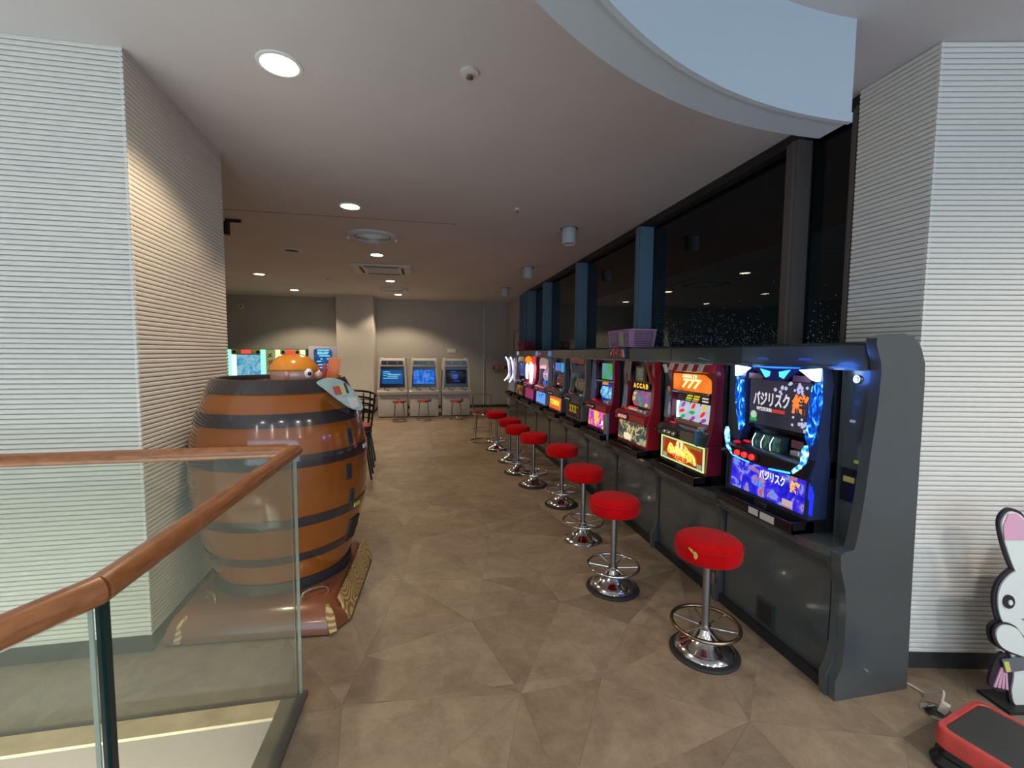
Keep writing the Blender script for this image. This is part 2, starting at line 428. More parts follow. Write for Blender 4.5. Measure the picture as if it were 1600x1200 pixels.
# ---------------------------------------------------------------- windows
win = obj('window_1', MB().box(2.26, 2.42, 1.985, 9.95, 2.80, CH).box(2.24, 2.42, 1.985, 9.95, .95, 1.0), M_BLACKM, kind='structure')
def mull(y0, y1, x0, mat, x1=2.36):
    m = MB().box(x0, x1, y0, y1, 1.0, 2.80)
    m.box(x0-.012, x0, y0+.25*(y1-y0), y0+.45*(y1-y0), 1.0, 2.8)
    return obj('mullion', m, mat, win)
MU = [(1.985, 2.035, 2.24, M_MULLB), (2.37, 2.46, 2.23, M_MULLB), (4.26, 4.36, 2.18, M_MULL), (6.12, 6.22, 2.18, M_MULL), (7.92, 8.02, 2.18, M_MULL)]
for a in MU: mull(*a)
for k in range(4): mull(9.08+k*.24, 9.16+k*.24, 2.16-.015*(k % 2), M_MULL)
M_PANE = glass_mat('window_glass', (.30, .36, .37), 1.52)
edges = [(2.035, 2.37), (2.47, 4.26), (4.36, 6.12), (6.22, 7.92), (8.02, 9.08)]
for a, b in edges: obj('pane', MB().box(2.33, 2.338, a, b, 1.0, 2.8), M_PANE, win)
mb = MB()
for a, b in edges[:4]:
    for k in range(int(430*(b-a)) if a < 4.3 else 160):
        yy = rng.uniform(a+.03, b-.03); zz = 1.5+abs(rng.gauss(0, .16)); r = rng.uniform(.0012, .0034)
        if zz > 2.2: continue
        mb.sphere((2.329, yy, zz), r, 5, 3, sx=.5)
obj('raindrops', mb, pbr('water_drop', (.55, .62, .68), .1, spec=1), win, kind='stuff')
# dark land outside
obj('ground_outside', MB().box(4.35, 30, -4, 24, -4, -3.8), pbr('night_ground', (.01, .012, .012), .9), kind='structure')

# ---------------------------------------------------------------- ceiling fixtures
M_LAMP = emi('lamp_white', (1, .86, .66), 26)
names = ['nearest the camera, brightest, above the barrel game', 'second of the corridor row', 'third of the corridor row, between the round vent and the cassette', 'fourth of the corridor row, behind the cassette', 'farthest of the corridor row, near the back wall', 'at left, in front of the pillar wall', 'at far left, nearest the back wall']
def downlight(x, y, label, mat, r=.085):
    t = thing('downlight', label, 'ceiling light', (x, y, CH), 0, 'round recessed downlights')
    obj('trim_ring', MB().lathe([(r+.018, 0), (r+.016, -.006), (r, -.008), (r-.004, -.001), (r-.004, 0)], 28), M_WHITE, t)
    obj('diffuser', MB().lathe([(.0001, -.005), (r-.006, -.005), (r-.006, -.001), (.0001, -.001)], 28), mat, t)
for (x, y), nm in zip(DOWN, names): downlight(x, y, 'round white downlight '+nm, M_LAMP)
t = thing('downlight', 'unlit dark round downlight in the ceiling left of the round vent', 'ceiling light', (-1.735, 6.576, CH))
obj('trim_ring', MB().lathe([(.12, 0), (.118, -.008), (.10, -.01), (.095, -.001)], 28), M_WHITE, t)
obj('dark_lamp', MB().lathe([(.0001, -.004), (.10, -.004), (.10, -.001), (.0001, -.001)], 28), M_BLACKM, t)
def vent(x, y, label):
    t = thing('round_air_diffuser', label, 'ceiling vent', (x, y, CH), 0, 'round ceiling air diffusers')
    obj('cone', MB().lathe([(.30, 0), (.295, -.02), (.25, -.035), (.21, -.02), (.20, -.004), (.0001, -.004)], 40), M_CEIL, t)
    for R in (.19, .15, .11, .07):
        obj('vane', MB().lathe([(R, -.006), (R-.004, -.035-.1*(.2-R)*.6), (R-.008, -.04-.1*(.2-R)*.6), (R-.012, -.006)], 32), M_WHITE, t)
    obj('dark_throat', MB().lathe([(.0001, -.0055), (.195, -.0055), (.195, -.0045), (.0001, -.0045)], 32), M_BLACKM, t)
    for sx in (-1, 1):
        obj('sensor', MB().sphere((sx*.27, .02*sx, -.035), .022, 12, 8), M_WPLAST, t)
vent(-.578, 5.567, 'round ceiling air diffuser in front of the square cassette')
vent(-.60, 10.0, 'round ceiling air diffuser behind the square cassette, near the back wall')
t = thing('ceiling_cassette', 'white rectangular air conditioner cassette in the ceiling', 'air conditioner', (-.64, 7.67, CH))
obj('panel', MB().box(-.46, .46, -.42, .42, -.03, 0, b=.008), M_WPLAST, t)
obj('intake_grille', MB().box(-.24, .24, -.24, .24, -.034, -.028), pbr('grille_grey', (.30, .29, .28), .6), t)
for a in range(12): obj('grille_slat', MB().box(-.235, .235, -.225+a*.04, -.21+a*.04, -.038, -.034), M_WPLAST, t)
for a in range(4):
    m = MB().box(-.27, .27, .30, .345, -.036, -.028)
    obj('air_slot', m, M_BLACKM, t, rot=(0, 0, a*PI/2))
def spotcyl(x, y, label):
    t = thing('surface_spotlight', label, 'spotlight', (x, y, CH), 0, 'white cylindrical surface lights by the windows')
    obj('housing', MB().lathe([(.075, 0), (.078, -.004), (.078, -.165), (.07, -.17), (.064, -.16)], 28), pbr('spot_paint', (.50, .52, .53), .5), t)
    obj('lens', MB().lathe([(.0001, -.150), (.066, -.150), (.066, -.146), (.0001, -.146)], 24), M_BLACK, t)
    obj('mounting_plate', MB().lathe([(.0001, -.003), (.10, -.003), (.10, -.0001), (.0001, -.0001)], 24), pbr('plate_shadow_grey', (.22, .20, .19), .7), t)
spotcyl(1.579, 4.741, 'nearest white cylindrical surface light by the windows, unlit')
spotcyl(1.656, 7.001, 'middle white cylindrical surface light by the windows')
spotcyl(1.702, 9.286, 'farthest white cylindrical surface light by the windows')
def sensor(x, y, label, r=.045):
    t = thing('smoke_detector', label, 'smoke detector', (x, y, CH))
    obj('base', MB().lathe([(r, 0), (r, -.012), (r*.6, -.018), (.0001, -.018)], 20), M_WPLAST, t)
    obj('sensor_head', MB().lathe([(r*.35, -.018), (r*.4, -.032), (.0001, -.038)], 14), M_STEEL, t)
sensor(.232, 2.259, 'small round ceiling detector right of the brightest downlight')
sensor(.885, 4.214, 'tiny ceiling detector left of the nearest cylindrical light', .028)
sensor(-1.725, 8.83, 'small ceiling detector left of the cassette', .05)
obj('trim_4', MB().box(-1.9, .36, 4.85, 4.862, CH-.0015, CH+.001), pbr('seam_dark', (.16, .14, .13), .9), kind='structure', label='thin dark joint line across the ceiling')
t = thing('ceiling_bracket', 'small black bracket under the ceiling behind the left ribbed column', 'bracket', (-2.0, 5.2, CH))
obj('arm', MB().box(-.01, .14, -.01, .01, -.03, 0), M_BLACKM, t); obj('head', MB().box(-.015, .025, -.03, .03, -.16, -.03), M_BLACKM, t)

# ================================================================ GLASS GUARD
def wood_mat():
    m, n, l, p = nt('rail_wood'); tc = n.new('ShaderNodeTexCoord'); mp = n.new('ShaderNodeMapping'); mp.inputs['Scale'].default_value = (6, 6, 22)
    t = n.new('ShaderNodeTexNoise'); t.inputs['Scale'].default_value = 3; t.inputs['Detail'].default_value = 7; t.inputs['Distortion'].default_value = .5
    r = n.new('ShaderNodeValToRGB'); e = r.color_ramp.elements; e[0].position = .3; e[1].position = .72
    e[0].color = (.20, .068, .022, 1); e[1].color = (.34, .135, .048, 1)
    l.new(tc.outputs['Object'], mp.inputs[0]); l.new(mp.outputs[0], t.inputs['Vector']); l.new(t.outputs['Fac'], r.inputs[0]); l.new(r.outputs[0], p.inputs['Base Color'])
    p.inputs['Roughness'].default_value = .32; p.inputs['Coat Weight'].default_value = .2; p.inputs['Coat Roughness'].default_value = .2; return m
M_WOOD = wood_mat()
guard = thing('stair_guard', 'glass stair guard with round brown wooden handrail', 'railing', (-.53, 1.965, 0))
def G(p): return (p[0]+.53, p[1]-1.965, p[2])
def mitre(pts, r, seg=20):
    P = [Vector(G(p)) for p in pts]; vs = []; n = len(P); upv = Vector((0, 0, 1))
    for i, p in enumerate(P):
        din = (P[i]-P[i-1]).normalized() if i else (P[1]-P[0]).normalized()
        dout = (P[i+1]-P[i]).normalized() if i < n-1 else din
        b = (din+dout).normalized(); side = din.cross(upv).normalized(); s2 = b.cross(upv).normalized()
        k = 1/max(.3, s2.dot(side))
        for q in range(seg):
            a = 2*PI*q/seg; vs.append(tuple(p+s2*k*r*math.cos(a)+upv*r*math.sin(a)))
    fs = [(i*seg+q, i*seg+(q+1) % seg, (i+1)*seg+(q+1) % seg, (i+1)*seg+q) for i in range(n-1) for q in range(seg)]
    fs += [tuple(range(seg))[::-1], tuple(range((n-1)*seg, n*seg))]
    return MB().add(vs, fs)
A, B, Cc = (-.53, 1.965, 1.085), (-.555, .865, 1.085), (-1.07, -.17, 1.085)
obj('handrail', mitre([(-4.9, 2.0, 1.085), A, B], .026), M_WOOD, guard)
obj('handrail', mitre([B, Cc], .0262), M_WOOD, guard)
M_GLS = glass_mat('guard_glass', (.95, .965, .935), 1.52, haze=.045)
M_GEDGE = pbr('glass_edge', (.16, .22, .18), .2, spec=.8)
M_GEDGED = pbr('glass_edge_dark', (.006, .025, .022), .15, spec=.6)
def gpane(p, q, th=.012, z0=.005, z1=1.062):
    d = Vector((q[0]-p[0], q[1]-p[1])).normalized(); nn = Vector((-d.y, d.x))*th/2
    P = [G((*a, 0))[:2] for a in ((p[0]+nn.x, p[1]+nn.y), (q[0]+nn.x, q[1]+nn.y), (q[0]-nn.x, q[1]-nn.y), (p[0]-nn.x, p[1]-nn.y))]
    return MB().prism(P, z0, z1)
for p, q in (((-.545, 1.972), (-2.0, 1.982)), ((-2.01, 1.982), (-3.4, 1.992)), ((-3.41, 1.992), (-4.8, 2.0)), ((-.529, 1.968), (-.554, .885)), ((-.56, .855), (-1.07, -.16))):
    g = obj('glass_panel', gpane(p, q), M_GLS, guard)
    d = Vector((q[0]-p[0], q[1]-p[1])).normalized()*.004
    e = obj('glass_edge', gpane(p, (p[0]+d.x*.5, p[1]+d.y*.5), .0122), M_GEDGE, g)
obj('joint_strip', gpane((-.555, .882), (-.556, .868), .014), M_GEDGED, guard, label='dark green edge between two glass panels')
obj('base_channel', MB().prism([G((*a, 0))[:2] for a in ((-.505, 1.985), (-.545, 1.985), (-.572, .87), (-1.09, -.17), (-1.06, -.19), (-.535, .865))], 0, .018), pbr('channel_metal', (.16, .15, .13), .4, .7), guard)
obj('base_channel', MB().prism([G((*a, 0))[:2] for a in ((-.505, 1.985), (-4.9, 2.005), (-4.9, 1.985), (-.505, 1.962))], 0, .008), pbr('channel_metal', (.16, .15, .13), .4, .7), guard)

# ================================================================ BARREL GAME
CX, CY = -.855, 2.95
brl = thing('barrel_game', 'large brown barrel-shaped arcade game with black hoops', 'arcade game', (CX, CY, 0))
PROF = [(.2, .37), (.30, .40), (.37, .42), (.46, .447), (.58, .473), (.68, .487), (.80, .492), (.92, .488), (1.02, .473), (1.13, .447), (1.24, .41), (1.33, .367)]
def RZ(z):
    for (z0, r0_), (z1, r1_) in zip(PROF, PROF[1:]):
        if z <= z1: return lerp(r0_, r1_, (z-z0)/(z1-z0))
    return PROF[-1][1]
M_BRL = pbr('barrel_brown', (.235, .066, .009), .16, coat=.7, var=.04, vscale=3)
M_HOOP = pbr('barrel_hoop_black', (.028, .022, .024), .15, coat=.6)
obj('barrel_body', MB().lathe([(RZ(.2+1.13*i/40), .2+1.13*i/40) for i in range(41)]+[(.345, 1.335), (.33, 1.30), (.0001, 1.29)], 80), M_BRL, brl)
for a, b in ((.335, .382), (.548, .603), (.878, .945), (1.098, 1.168)):
    pr = [(RZ(a)-.01, a)]+[(RZ(lerp(a, b, i/6))+.006, lerp(a, b, i/6)) for i in range(7)]+[(RZ(b)-.01, b)]
    obj('hoop', MB().lathe(pr, 80), M_HOOP, brl)
obj('top_rim', MB().lathe([(RZ(1.275)-.01, 1.268), (RZ(1.27)+.006, 1.27), (RZ(1.30)+.008, 1.30), (.372, 1.335), (.365, 1.345), (.345, 1.345), (.335, 1.33), (.335, 1.29)], 80), M_HOOP, brl)
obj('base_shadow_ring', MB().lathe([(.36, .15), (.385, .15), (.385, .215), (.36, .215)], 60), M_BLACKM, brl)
# log raft platform
def loc(p): return (p[0]-CX, p[1]-CY)
fp = [loc(p) for p in ((-1.30, 2.44), (-.50, 2.38), (-.42, 2.48), (-.385, 3.27), (-.54, 3.52), (-1.30, 3.50))]
fp2 = [loc(p) for p in ((-1.27, 2.50), (-.53, 2.45), (-.475, 2.53), (-.435, 3.22), (-.56, 3.46), (-1.29, 3.46))]
fp3 = [loc(p) for p in ((-1.24, 2.56), (-.58, 2.52), (-.54, 2.57), (-.49, 3.18), (-.60, 3.42), (-1.27, 3.42))]
vs = []; fpm = [(lerp(a[0], b[0], .4), lerp(a[1], b[1], .4)) for a, b in zip(fp, fp2)]
lv = [(fp, .012), (fp, .03), (fpm, .085), (fp2, .125), (fp3, .155)]
# keep the sloped front smooth
for P, z in lv: vs += [(*p, z) for p in P]
n = 6; fs = [tuple(range(n))[::-1], tuple(range(4*n, 5*n))]
for k in range(4): fs += [(k*n+i, k*n+(i+1) % n, (k+1)*n+(i+1) % n, (k+1)*n+i) for i in range(n)]
M_RAFT = pbr('raft_brown', (.20, .065, .028), .22, coat=.5, var=.08, vscale=4)
raft = obj('platform', MB().add(vs, fs), M_RAFT, brl)
obj('skirt', MB().prism([(p[0]*.985, p[1]*.985) for p in fp], 0, .014), M_BLACKM, raft)
def ringwood():
    m, n, l, p = nt('log_end_paint'); tc = n.new('ShaderNodeTexCoord'); v = n.new('ShaderNodeTexVoronoi'); v.inputs['Scale'].default_value = 5; v.feature = 'F1'
    mt = n.new('ShaderNodeMath'); mt.operation = 'MULTIPLY'; mt.inputs[1].default_value = 48
    sn = n.new('ShaderNodeMath'); sn.operation = 'SINE'
    r = n.new('ShaderNodeValToRGB'); e = r.color_ramp.elements; e[0].position = .0; e[1].position = .10; e[0].color = (.26, .15, .05, 1); e[1].color = (.56, .38, .15, 1)
    l.new(tc.outputs['Object'], v.inputs['Vector']); l.new(v.outputs['Distance'], mt.inputs[0]); l.new(mt.outputs[0], sn.inputs[0]); l.new(sn.outputs[0], r.inputs[0]); l.new(r.outputs[0], p.inputs['Base Color'])
    p.inputs['Roughness'].default_value = .35; return m
M_LOG = ringwood()
# pale cut face of the logs, lying on the slanted right side
def slab(P, nrm, t, name, mat, par):
    nn = Vector(nrm).normalized()*t; k = len(P)
    vs = [tuple(Vector(p)-nn*.3) for p in P]+[tuple(Vector(p)+nn) for p in P]
    return obj(name, MB().add(vs, [tuple(range(k))[::-1], tuple(range(k, 2*k))]+[(i, (i+1) % k, (i+1) % k+k, i+k) for i in range(k)]), mat, par)
for i in range(4):
    y0 = lerp(2.49, 3.27, i/4)+.004; y1 = lerp(2.49, 3.27, (i+1)/4)-.004
    def xx(y, o=0): return lerp(-.42, -.385, (y-2.48)/.79)+o-CX
    P = [(xx(y0, .002), y0-CY, .016), (xx(y1, .002), y1-CY, .016), (xx(y1, -.052), y1-CY, .150), (xx(y0, -.054), y0-CY, .150)]
    vs = P+[(p[0]+.012, p[1], p[2]+.005) for p in P]
    fs = [(0, 1, 2, 3), (4, 7, 6, 5)]+[(i_, (i_+1) % 4, (i_+1) % 4+4, i_+4) for i_ in range(4)]
    obj('log_end', MB().add(vs, fs), M_LOG, raft)
slab([(.362, -.574, .015), (.392, -.545, .015), (.372, -.505, .085), (.342, -.485, .135), (.328, -.49, .135), (.335, -.535, .09)], (.5, -1, .5), .012, 'log_end', M_LOG, raft)
slab([(-.39, -.52, .02), (-.36, -.522, .02), (-.35, -.455, .125), (-.36, -.45, .127), (-.385, -.48, .1)], (-.1, -1, .2), .006, 'log_end', M_LOG, raft)
slab([(-.425, -.46, .055), (-.432, .30, .055), (-.41, .28, .125), (-.40, -.40, .125)], (-1, 0, .6), .007, 'log_end', M_LOG, raft)
for (x0, y0, x1, y1) in ((-.655, 2.50, -.535, 2.56), (-1.17, 2.62, -1.10, 2.55), (-.50, 2.98, -.49, 3.06)):
    p = [(x0, y0, .13), (x0, y0, .175), (lerp(x0, x1, .25), lerp(y0, y1, .25), .195), (lerp(x0, x1, .75), lerp(y0, y1, .75), .195), (x1, y1, .175), (x1, y1, .13)]
    obj('handle', MB().tube(smooth_path([(a-CX, b-CY, c) for a, b, c in p], 4), .006, 8), M_CHROME, brl, label='small chrome carrying handle on the platform')
def on_barrel(th, z, w, h, t, off=.001):
    """matrix: local x tangent, y inward, z up along the barrel side"""
    th = math.radians(th); r = RZ(z); sl = (RZ(z+.02)-RZ(z-.02))/.04
    N = Vector((math.cos(th), math.sin(th), -sl)).normalized(); T = Vector((-math.sin(th), math.cos(th), 0)); U = N.cross(T)
    M = Matrix((T, -N, U)).transposed().to_4x4(); M.translation = (r*math.cos(th)+N.x*off, r*math.sin(th)+N.y*off, z+N.z*off); return M
for th, z in ((-27, 1.0), (-31, .80), (-27, .64)):
    M_ = on_barrel(th, z, 0, 0, 0)
    s = obj('sword_slot', MB().box(-.02, .02, -.006, .01, -.045, .045, M_), M_GREYD, brl)
    obj('slit', MB().box(-.005, .005, -.0075, .0, -.03, .03, M_), M_BLACKM, s)
    obj('lamp', MB().box(-.005, .005, -.0075, .0, .058, .068, M_), pbr('tiny_red', (.25, .02, .02), .3), s)
obj('prize_door', MB().box(-.05, .06, -.005, .012, -.075, .075, on_barrel(-17, .41, 0, 0, 0)), M_BLACKM, brl)
obj('sticker', MB().box(-.035, .03, -.0085, .004, -.012, .012, on_barrel(-19, .575, 0, 0, 0)), pbr('lime', (.45, .5, .04), .5), brl, label='yellow-green sticker')
obj('sticker', MB().box(-.03, .035, -.0085, .004, -.012, .012, on_barrel(-8, .915, 0, 0, 0)), M_WPLAST, brl, label='white sticker')
# instruction card, a leaf-shaped board lying against the shoulder of the barrel
Mc = on_barrel(-28, 1.24, 0, 0, 0, .03)
card = smooth2([(-.17, .085), (-.13, .045), (-.05, -.03), (.03, -.09), (.11, -.115), (.14, -.09), (.12, -.01), (.06, .065), (-.02, .10), (-.10, .105)], 5)
cd_ = obj('instruction_card', MB().prism(card, -.006, .004, 'y', Mc), art('card_print', [(.10, .35, .38), (.55, .6, .58), (.55, .57, .50), (.45, .10, .08), (.10, .12, .25)], 9, .12, 'cell', stops=[.0, .3, .5, .7, .9]), brl, label='leaf-shaped instruction card, teal and white')
MATS['card_print'].node_tree.nodes['Principled BSDF'].inputs['Base Color'].default_value = (.28, .42, .42, 1)
obj('picture', MB().box(-.07, -.01, -.0085, -.006, .0, .05, Mc), pbr('card_red', (.42, .10, .08), .5), cd_)
obj('picture', MB().box(-.01, .03, -.0095, -.007, -.01, .055, Mc), pbr('card_yellow', (.55, .50, .22), .5), cd_)
obj('picture', MB().box(.035, .055, -.0085, -.006, -.0, .065, Mc), pbr('card_navy', (.03, .06, .16), .5), cd_)
obj('text_block', MB().box(.03, .105, -.0085, -.006, -.095, -.03, Mc), pbr('card_white', (.6, .62, .6), .5), cd_)
# cartoon head
hx, hy, hz = .105, -.13, 1.368
M_SKIN = pbr('painted_skin', (.50, .27, .19), .22, coat=.4); M_CAP = pbr('painted_orange', (.62, .22, .02), .16, coat=.6)
hd = obj('figure_head', MB().sphere((hx, hy, hz), .128, 36, 20, sz=.72).tube([(hx, hy, 1.28), (hx, hy, 1.34)], .10, 24), M_SKIN, brl, label='round cartoon head rising from the barrel top')
obj('cap', MB().lathe([(.131, -.002), (.134, .004), (.130, .02), (.112, .052), (.08, .078), (.04, .092), (.0001, .096)], 36, Matrix.Translation((hx, hy, hz+.025))), M_CAP, hd)
obj('ear', MB().sphere((hx-.005, hy-.122, hz+.002), .022, 14, 8, sx=.8, sy=.7, sz=1.15), M_SKIN, hd)
obj('eyeball', MB().sphere((hx+.095, hy-.078, hz+.008), .026, 18, 12, sz=1.15), pbr('eye_white', (.75, .74, .72), .15), hd)
obj('eyeball', MB().sphere((hx+.105, hy+.06, hz+.008), .026, 18, 12, sz=1.15), pbr('eye_white', (.75, .74, .72), .15), hd)
obj('pupil', MB().sphere((hx+.108, hy-.096, hz+.006), .012, 12, 8), M_BLACK, hd)
obj('nose', MB().sphere((hx+.142, hy-.03, hz-.006), .026, 16, 10), M_SKIN, hd)
# coloured slabs behind the head
for i, (x, c, tilt, h) in enumerate(((.195, (.40, .04, .02), .12, .13), (.222, (.62, .55, .45), .18, .12), (.255, (.55, .11, .02), .06, .16), (.262, (.60, .14, .02), .14, .17), (.165, (.33, .03, .03), -.05, .12))):
    ww = [.014, .008, .022, .036, .016][i]
    o = obj('plastic_slab', MB().box(-ww, ww, -.012, .012, 0, h, b=.003), pbr('slab%d' % i, c, .4), loc=(CX+x, CY+.20-.02*i if i < 4 else CY+.21, 1.30-.009), rot=(0, tilt, .2),
        label=['red slab leaning second from the cartoon head inside the barrel top', 'cream and narrow slab between red and orange ones in the barrel top', 'orange slab just right of the cream one in the barrel top', 'rightmost orange slab leaning in the barrel top', 'dark red slab closest to the cartoon head in the barrel top'][i], cat='toy', group='upright plastic slabs in the barrel top')

# ================================================================ STOOLS
st = thing('bar_stool', '', 'stool', (0, 0, 0), 0, 'red velvet stools along the slot machines')
obj('rubber_mat', MB().lathe([(.0001, 0), (.165, 0), (.168, .006), (.16, .014), (.135, .016), (.0001, .016)], 44), M_RUBBER, st)
obj('base', MB().lathe([(.0001, .016), (.140, .016), (.143, .022), (.138, .03), (.115, .045), (.085, .060), (.058, .082), (.04, .108), (.028, .13), (.0001, .131)], 44), M_CHROME, st)
obj('post', MB().lathe([(.019, .128), (.019, .49), (.06, .505), (.06, .512), (.0001, .512)], 20), M_POST, st)
ft = obj('foot_ring', MB().ring(.160, .0095, .150, 48, 10), M_CHROME, st)
for k in range(6):
    a = k*PI/3+.3
    obj('spoke', MB().cyl((.02*math.cos(a), .02*math.sin(a), .135), (.155*math.cos(a), .155*math.sin(a), .150), .0038, 8), M_CHROME, ft)
obj('hub', MB().lathe([(.0001, .12), (.028, .12), (.032, .13), (.028, .145), (.0001, .146)], 20), M_STEEL, ft)
obj('seat', MB().lathe([(.0001, .494), (.13, .494), (.150, .501), (.157, .517), (.158, .560), (.153, .580), (.138, .593), (.10, .603), (.05, .607), (.0001, .608)], 48), M_VELVET, st)
obj('seam', MB().ring(.1575, .0022, .572, 48, 6), pbr('seam_red', (.25, .004, .006), .9), st)
SP = [(1.386, 1.905), (1.186, 2.566), (1.26, 3.313), (1.343, 4.134), (1.223, 4.809), (1.156, 5.372), (1.169, 5.95), (1.111, 6.72)]
SL = ['red velvet stool nearest the camera, with a worn gold patch on the seat edge', 'second nearest red velvet stool, on a black rubber ring', 'third nearest red velvet stool, its chrome base without a black ring', 'red velvet stool set closest to the cabinets, fourth from the camera', 'fifth red velvet stool from the camera', 'sixth red velvet stool from the camera', 'seventh red velvet stool from the camera', 'farthest red velvet stool, beside the high chrome stool with a back']
for i, (x, y) in enumerate(SP):
    if i == 0: o = st; o.location = (x, y, 0); o['label'] = SL[0]
    else: o = dup(st, (x, y, 0), i*.37, SL[i])
    if i == 0: first = o
    if i == 2:
        for c in kids(o):
            if c.name.startswith('rubber_mat'): bpy.data.objects.remove(c)
            elif c.name.startswith('base'): c.scale = (1.12, 1.12, 1.05); c.location = (0, 0, -.0168)
# nearest stool: tarnished ring, tilted worn seat, patch
for c in kids(first):
    if c.name.startswith('foot_ring'): c.data = c.data.copy(); c.data.materials[0] = M_BRASS
    if c.name.startswith('seat'): seat0 = c
pm = MB()
pr = random.Random(3)
def seat_pt(a, z, o=.0012): return (( .158+o)*math.cos(a), (.158+o)*math.sin(a), z)
poly = smooth2([(-.035, .018), (-.012, .012), (.004, .004), (.012, -.006), (.008, -.022), (.001, -.028), (-.006, -.016), (-.008, -.004), (-.022, .004)], 4)
a0_ = math.radians(-146)
vs = [seat_pt(a0_+u/.158, .562+v) for u, v in poly]; k = len(vs)
vs += [seat_pt(a0_+u/.158, .562+v, -.003) for u, v in poly]
pm.add(vs, [tuple(range(k)), tuple(range(k, 2*k))[::-1]]+[(i, (i+1) % k, (i+1) % k+k, i+k) for i in range(k)])
obj('worn_patch', pm, pbr('worn_gold', (.55, .33, .08), .7, var=.5, vscale=60), seat0, label='worn golden patch on the velvet')

def ring_stool(x, y, label, h=.45):
    t = thing('counter_stool', label, 'stool', (x, y, 0), 0, 'small red stools at the arcade cabinets')
    obj('seat', MB().lathe([(.0001, h-.035), (.135, h-.035), (.145, h-.02), (.14, h-.005), (.10, h), (.0001, h)], 28), pbr('vinyl_red', (.33, .03, .02), .35), t)
    obj('seat_band', MB().lathe([(.139, h-.045), (.147, h-.045), (.147, h-.03), (.139, h-.03)], 28), M_CHROME, t)
    for k in range(4):
        a = k*PI/2+PI/4
        obj('leg', MB().cyl((.12*math.cos(a), .12*math.sin(a), h-.04), (.165*math.cos(a), .165*math.sin(a), .008), .0085, 8), M_CHROME, t)
    obj('floor_ring', MB().ring(.165, .008, .008, 28, 8), M_CHROME, t)
ring_stool(-.515, 9.93, 'small red stool in front of the left arcade cabinet')
ring_stool(.006, 10.0, 'small red stool in front of the middle arcade cabinet')
ring_stool(.73, 10.02, 'small red stool in front of the right arcade cabinet', .43)
t = thing('high_stool', 'chrome high stool with looped back rest, behind the farthest velvet stool', 'stool', (.99, 7.42, 0))
obj('seat', MB().lathe([(.0001, .48), (.16, .48), (.172, .50), (.165, .525), (.10, .535), (.0001, .535)], 28), pbr('dark_red_vinyl', (.16, .02, .02), .3), t)
obj('seat_band', MB().lathe([(.165, .465), (.176, .465), (.176, .49), (.165, .49)], 28), M_CHROME, t)
for k in range(4):
    a = k*PI/2+PI/4; obj('leg', MB().cyl((.15*math.cos(a), .15*math.sin(a), .48), (.21*math.cos(a), .21*math.sin(a), .01), .009, 8), M_CHROME, t)
obj('floor_ring', MB().ring(.21, .009, .009, 30, 8), M_CHROME, t); obj('foot_ring', MB().ring(.19, .008, .20, 30, 8), M_CHROME, t)
obj('backrest', MB().tube(smooth_path([(-.15, .10, .49), (-.155, .12, .74), (-.12, .13, .785), (.12, .13, .785), (.155, .12, .74), (.15, .10, .49)], 5), .008, 8), M_CHROME, t)

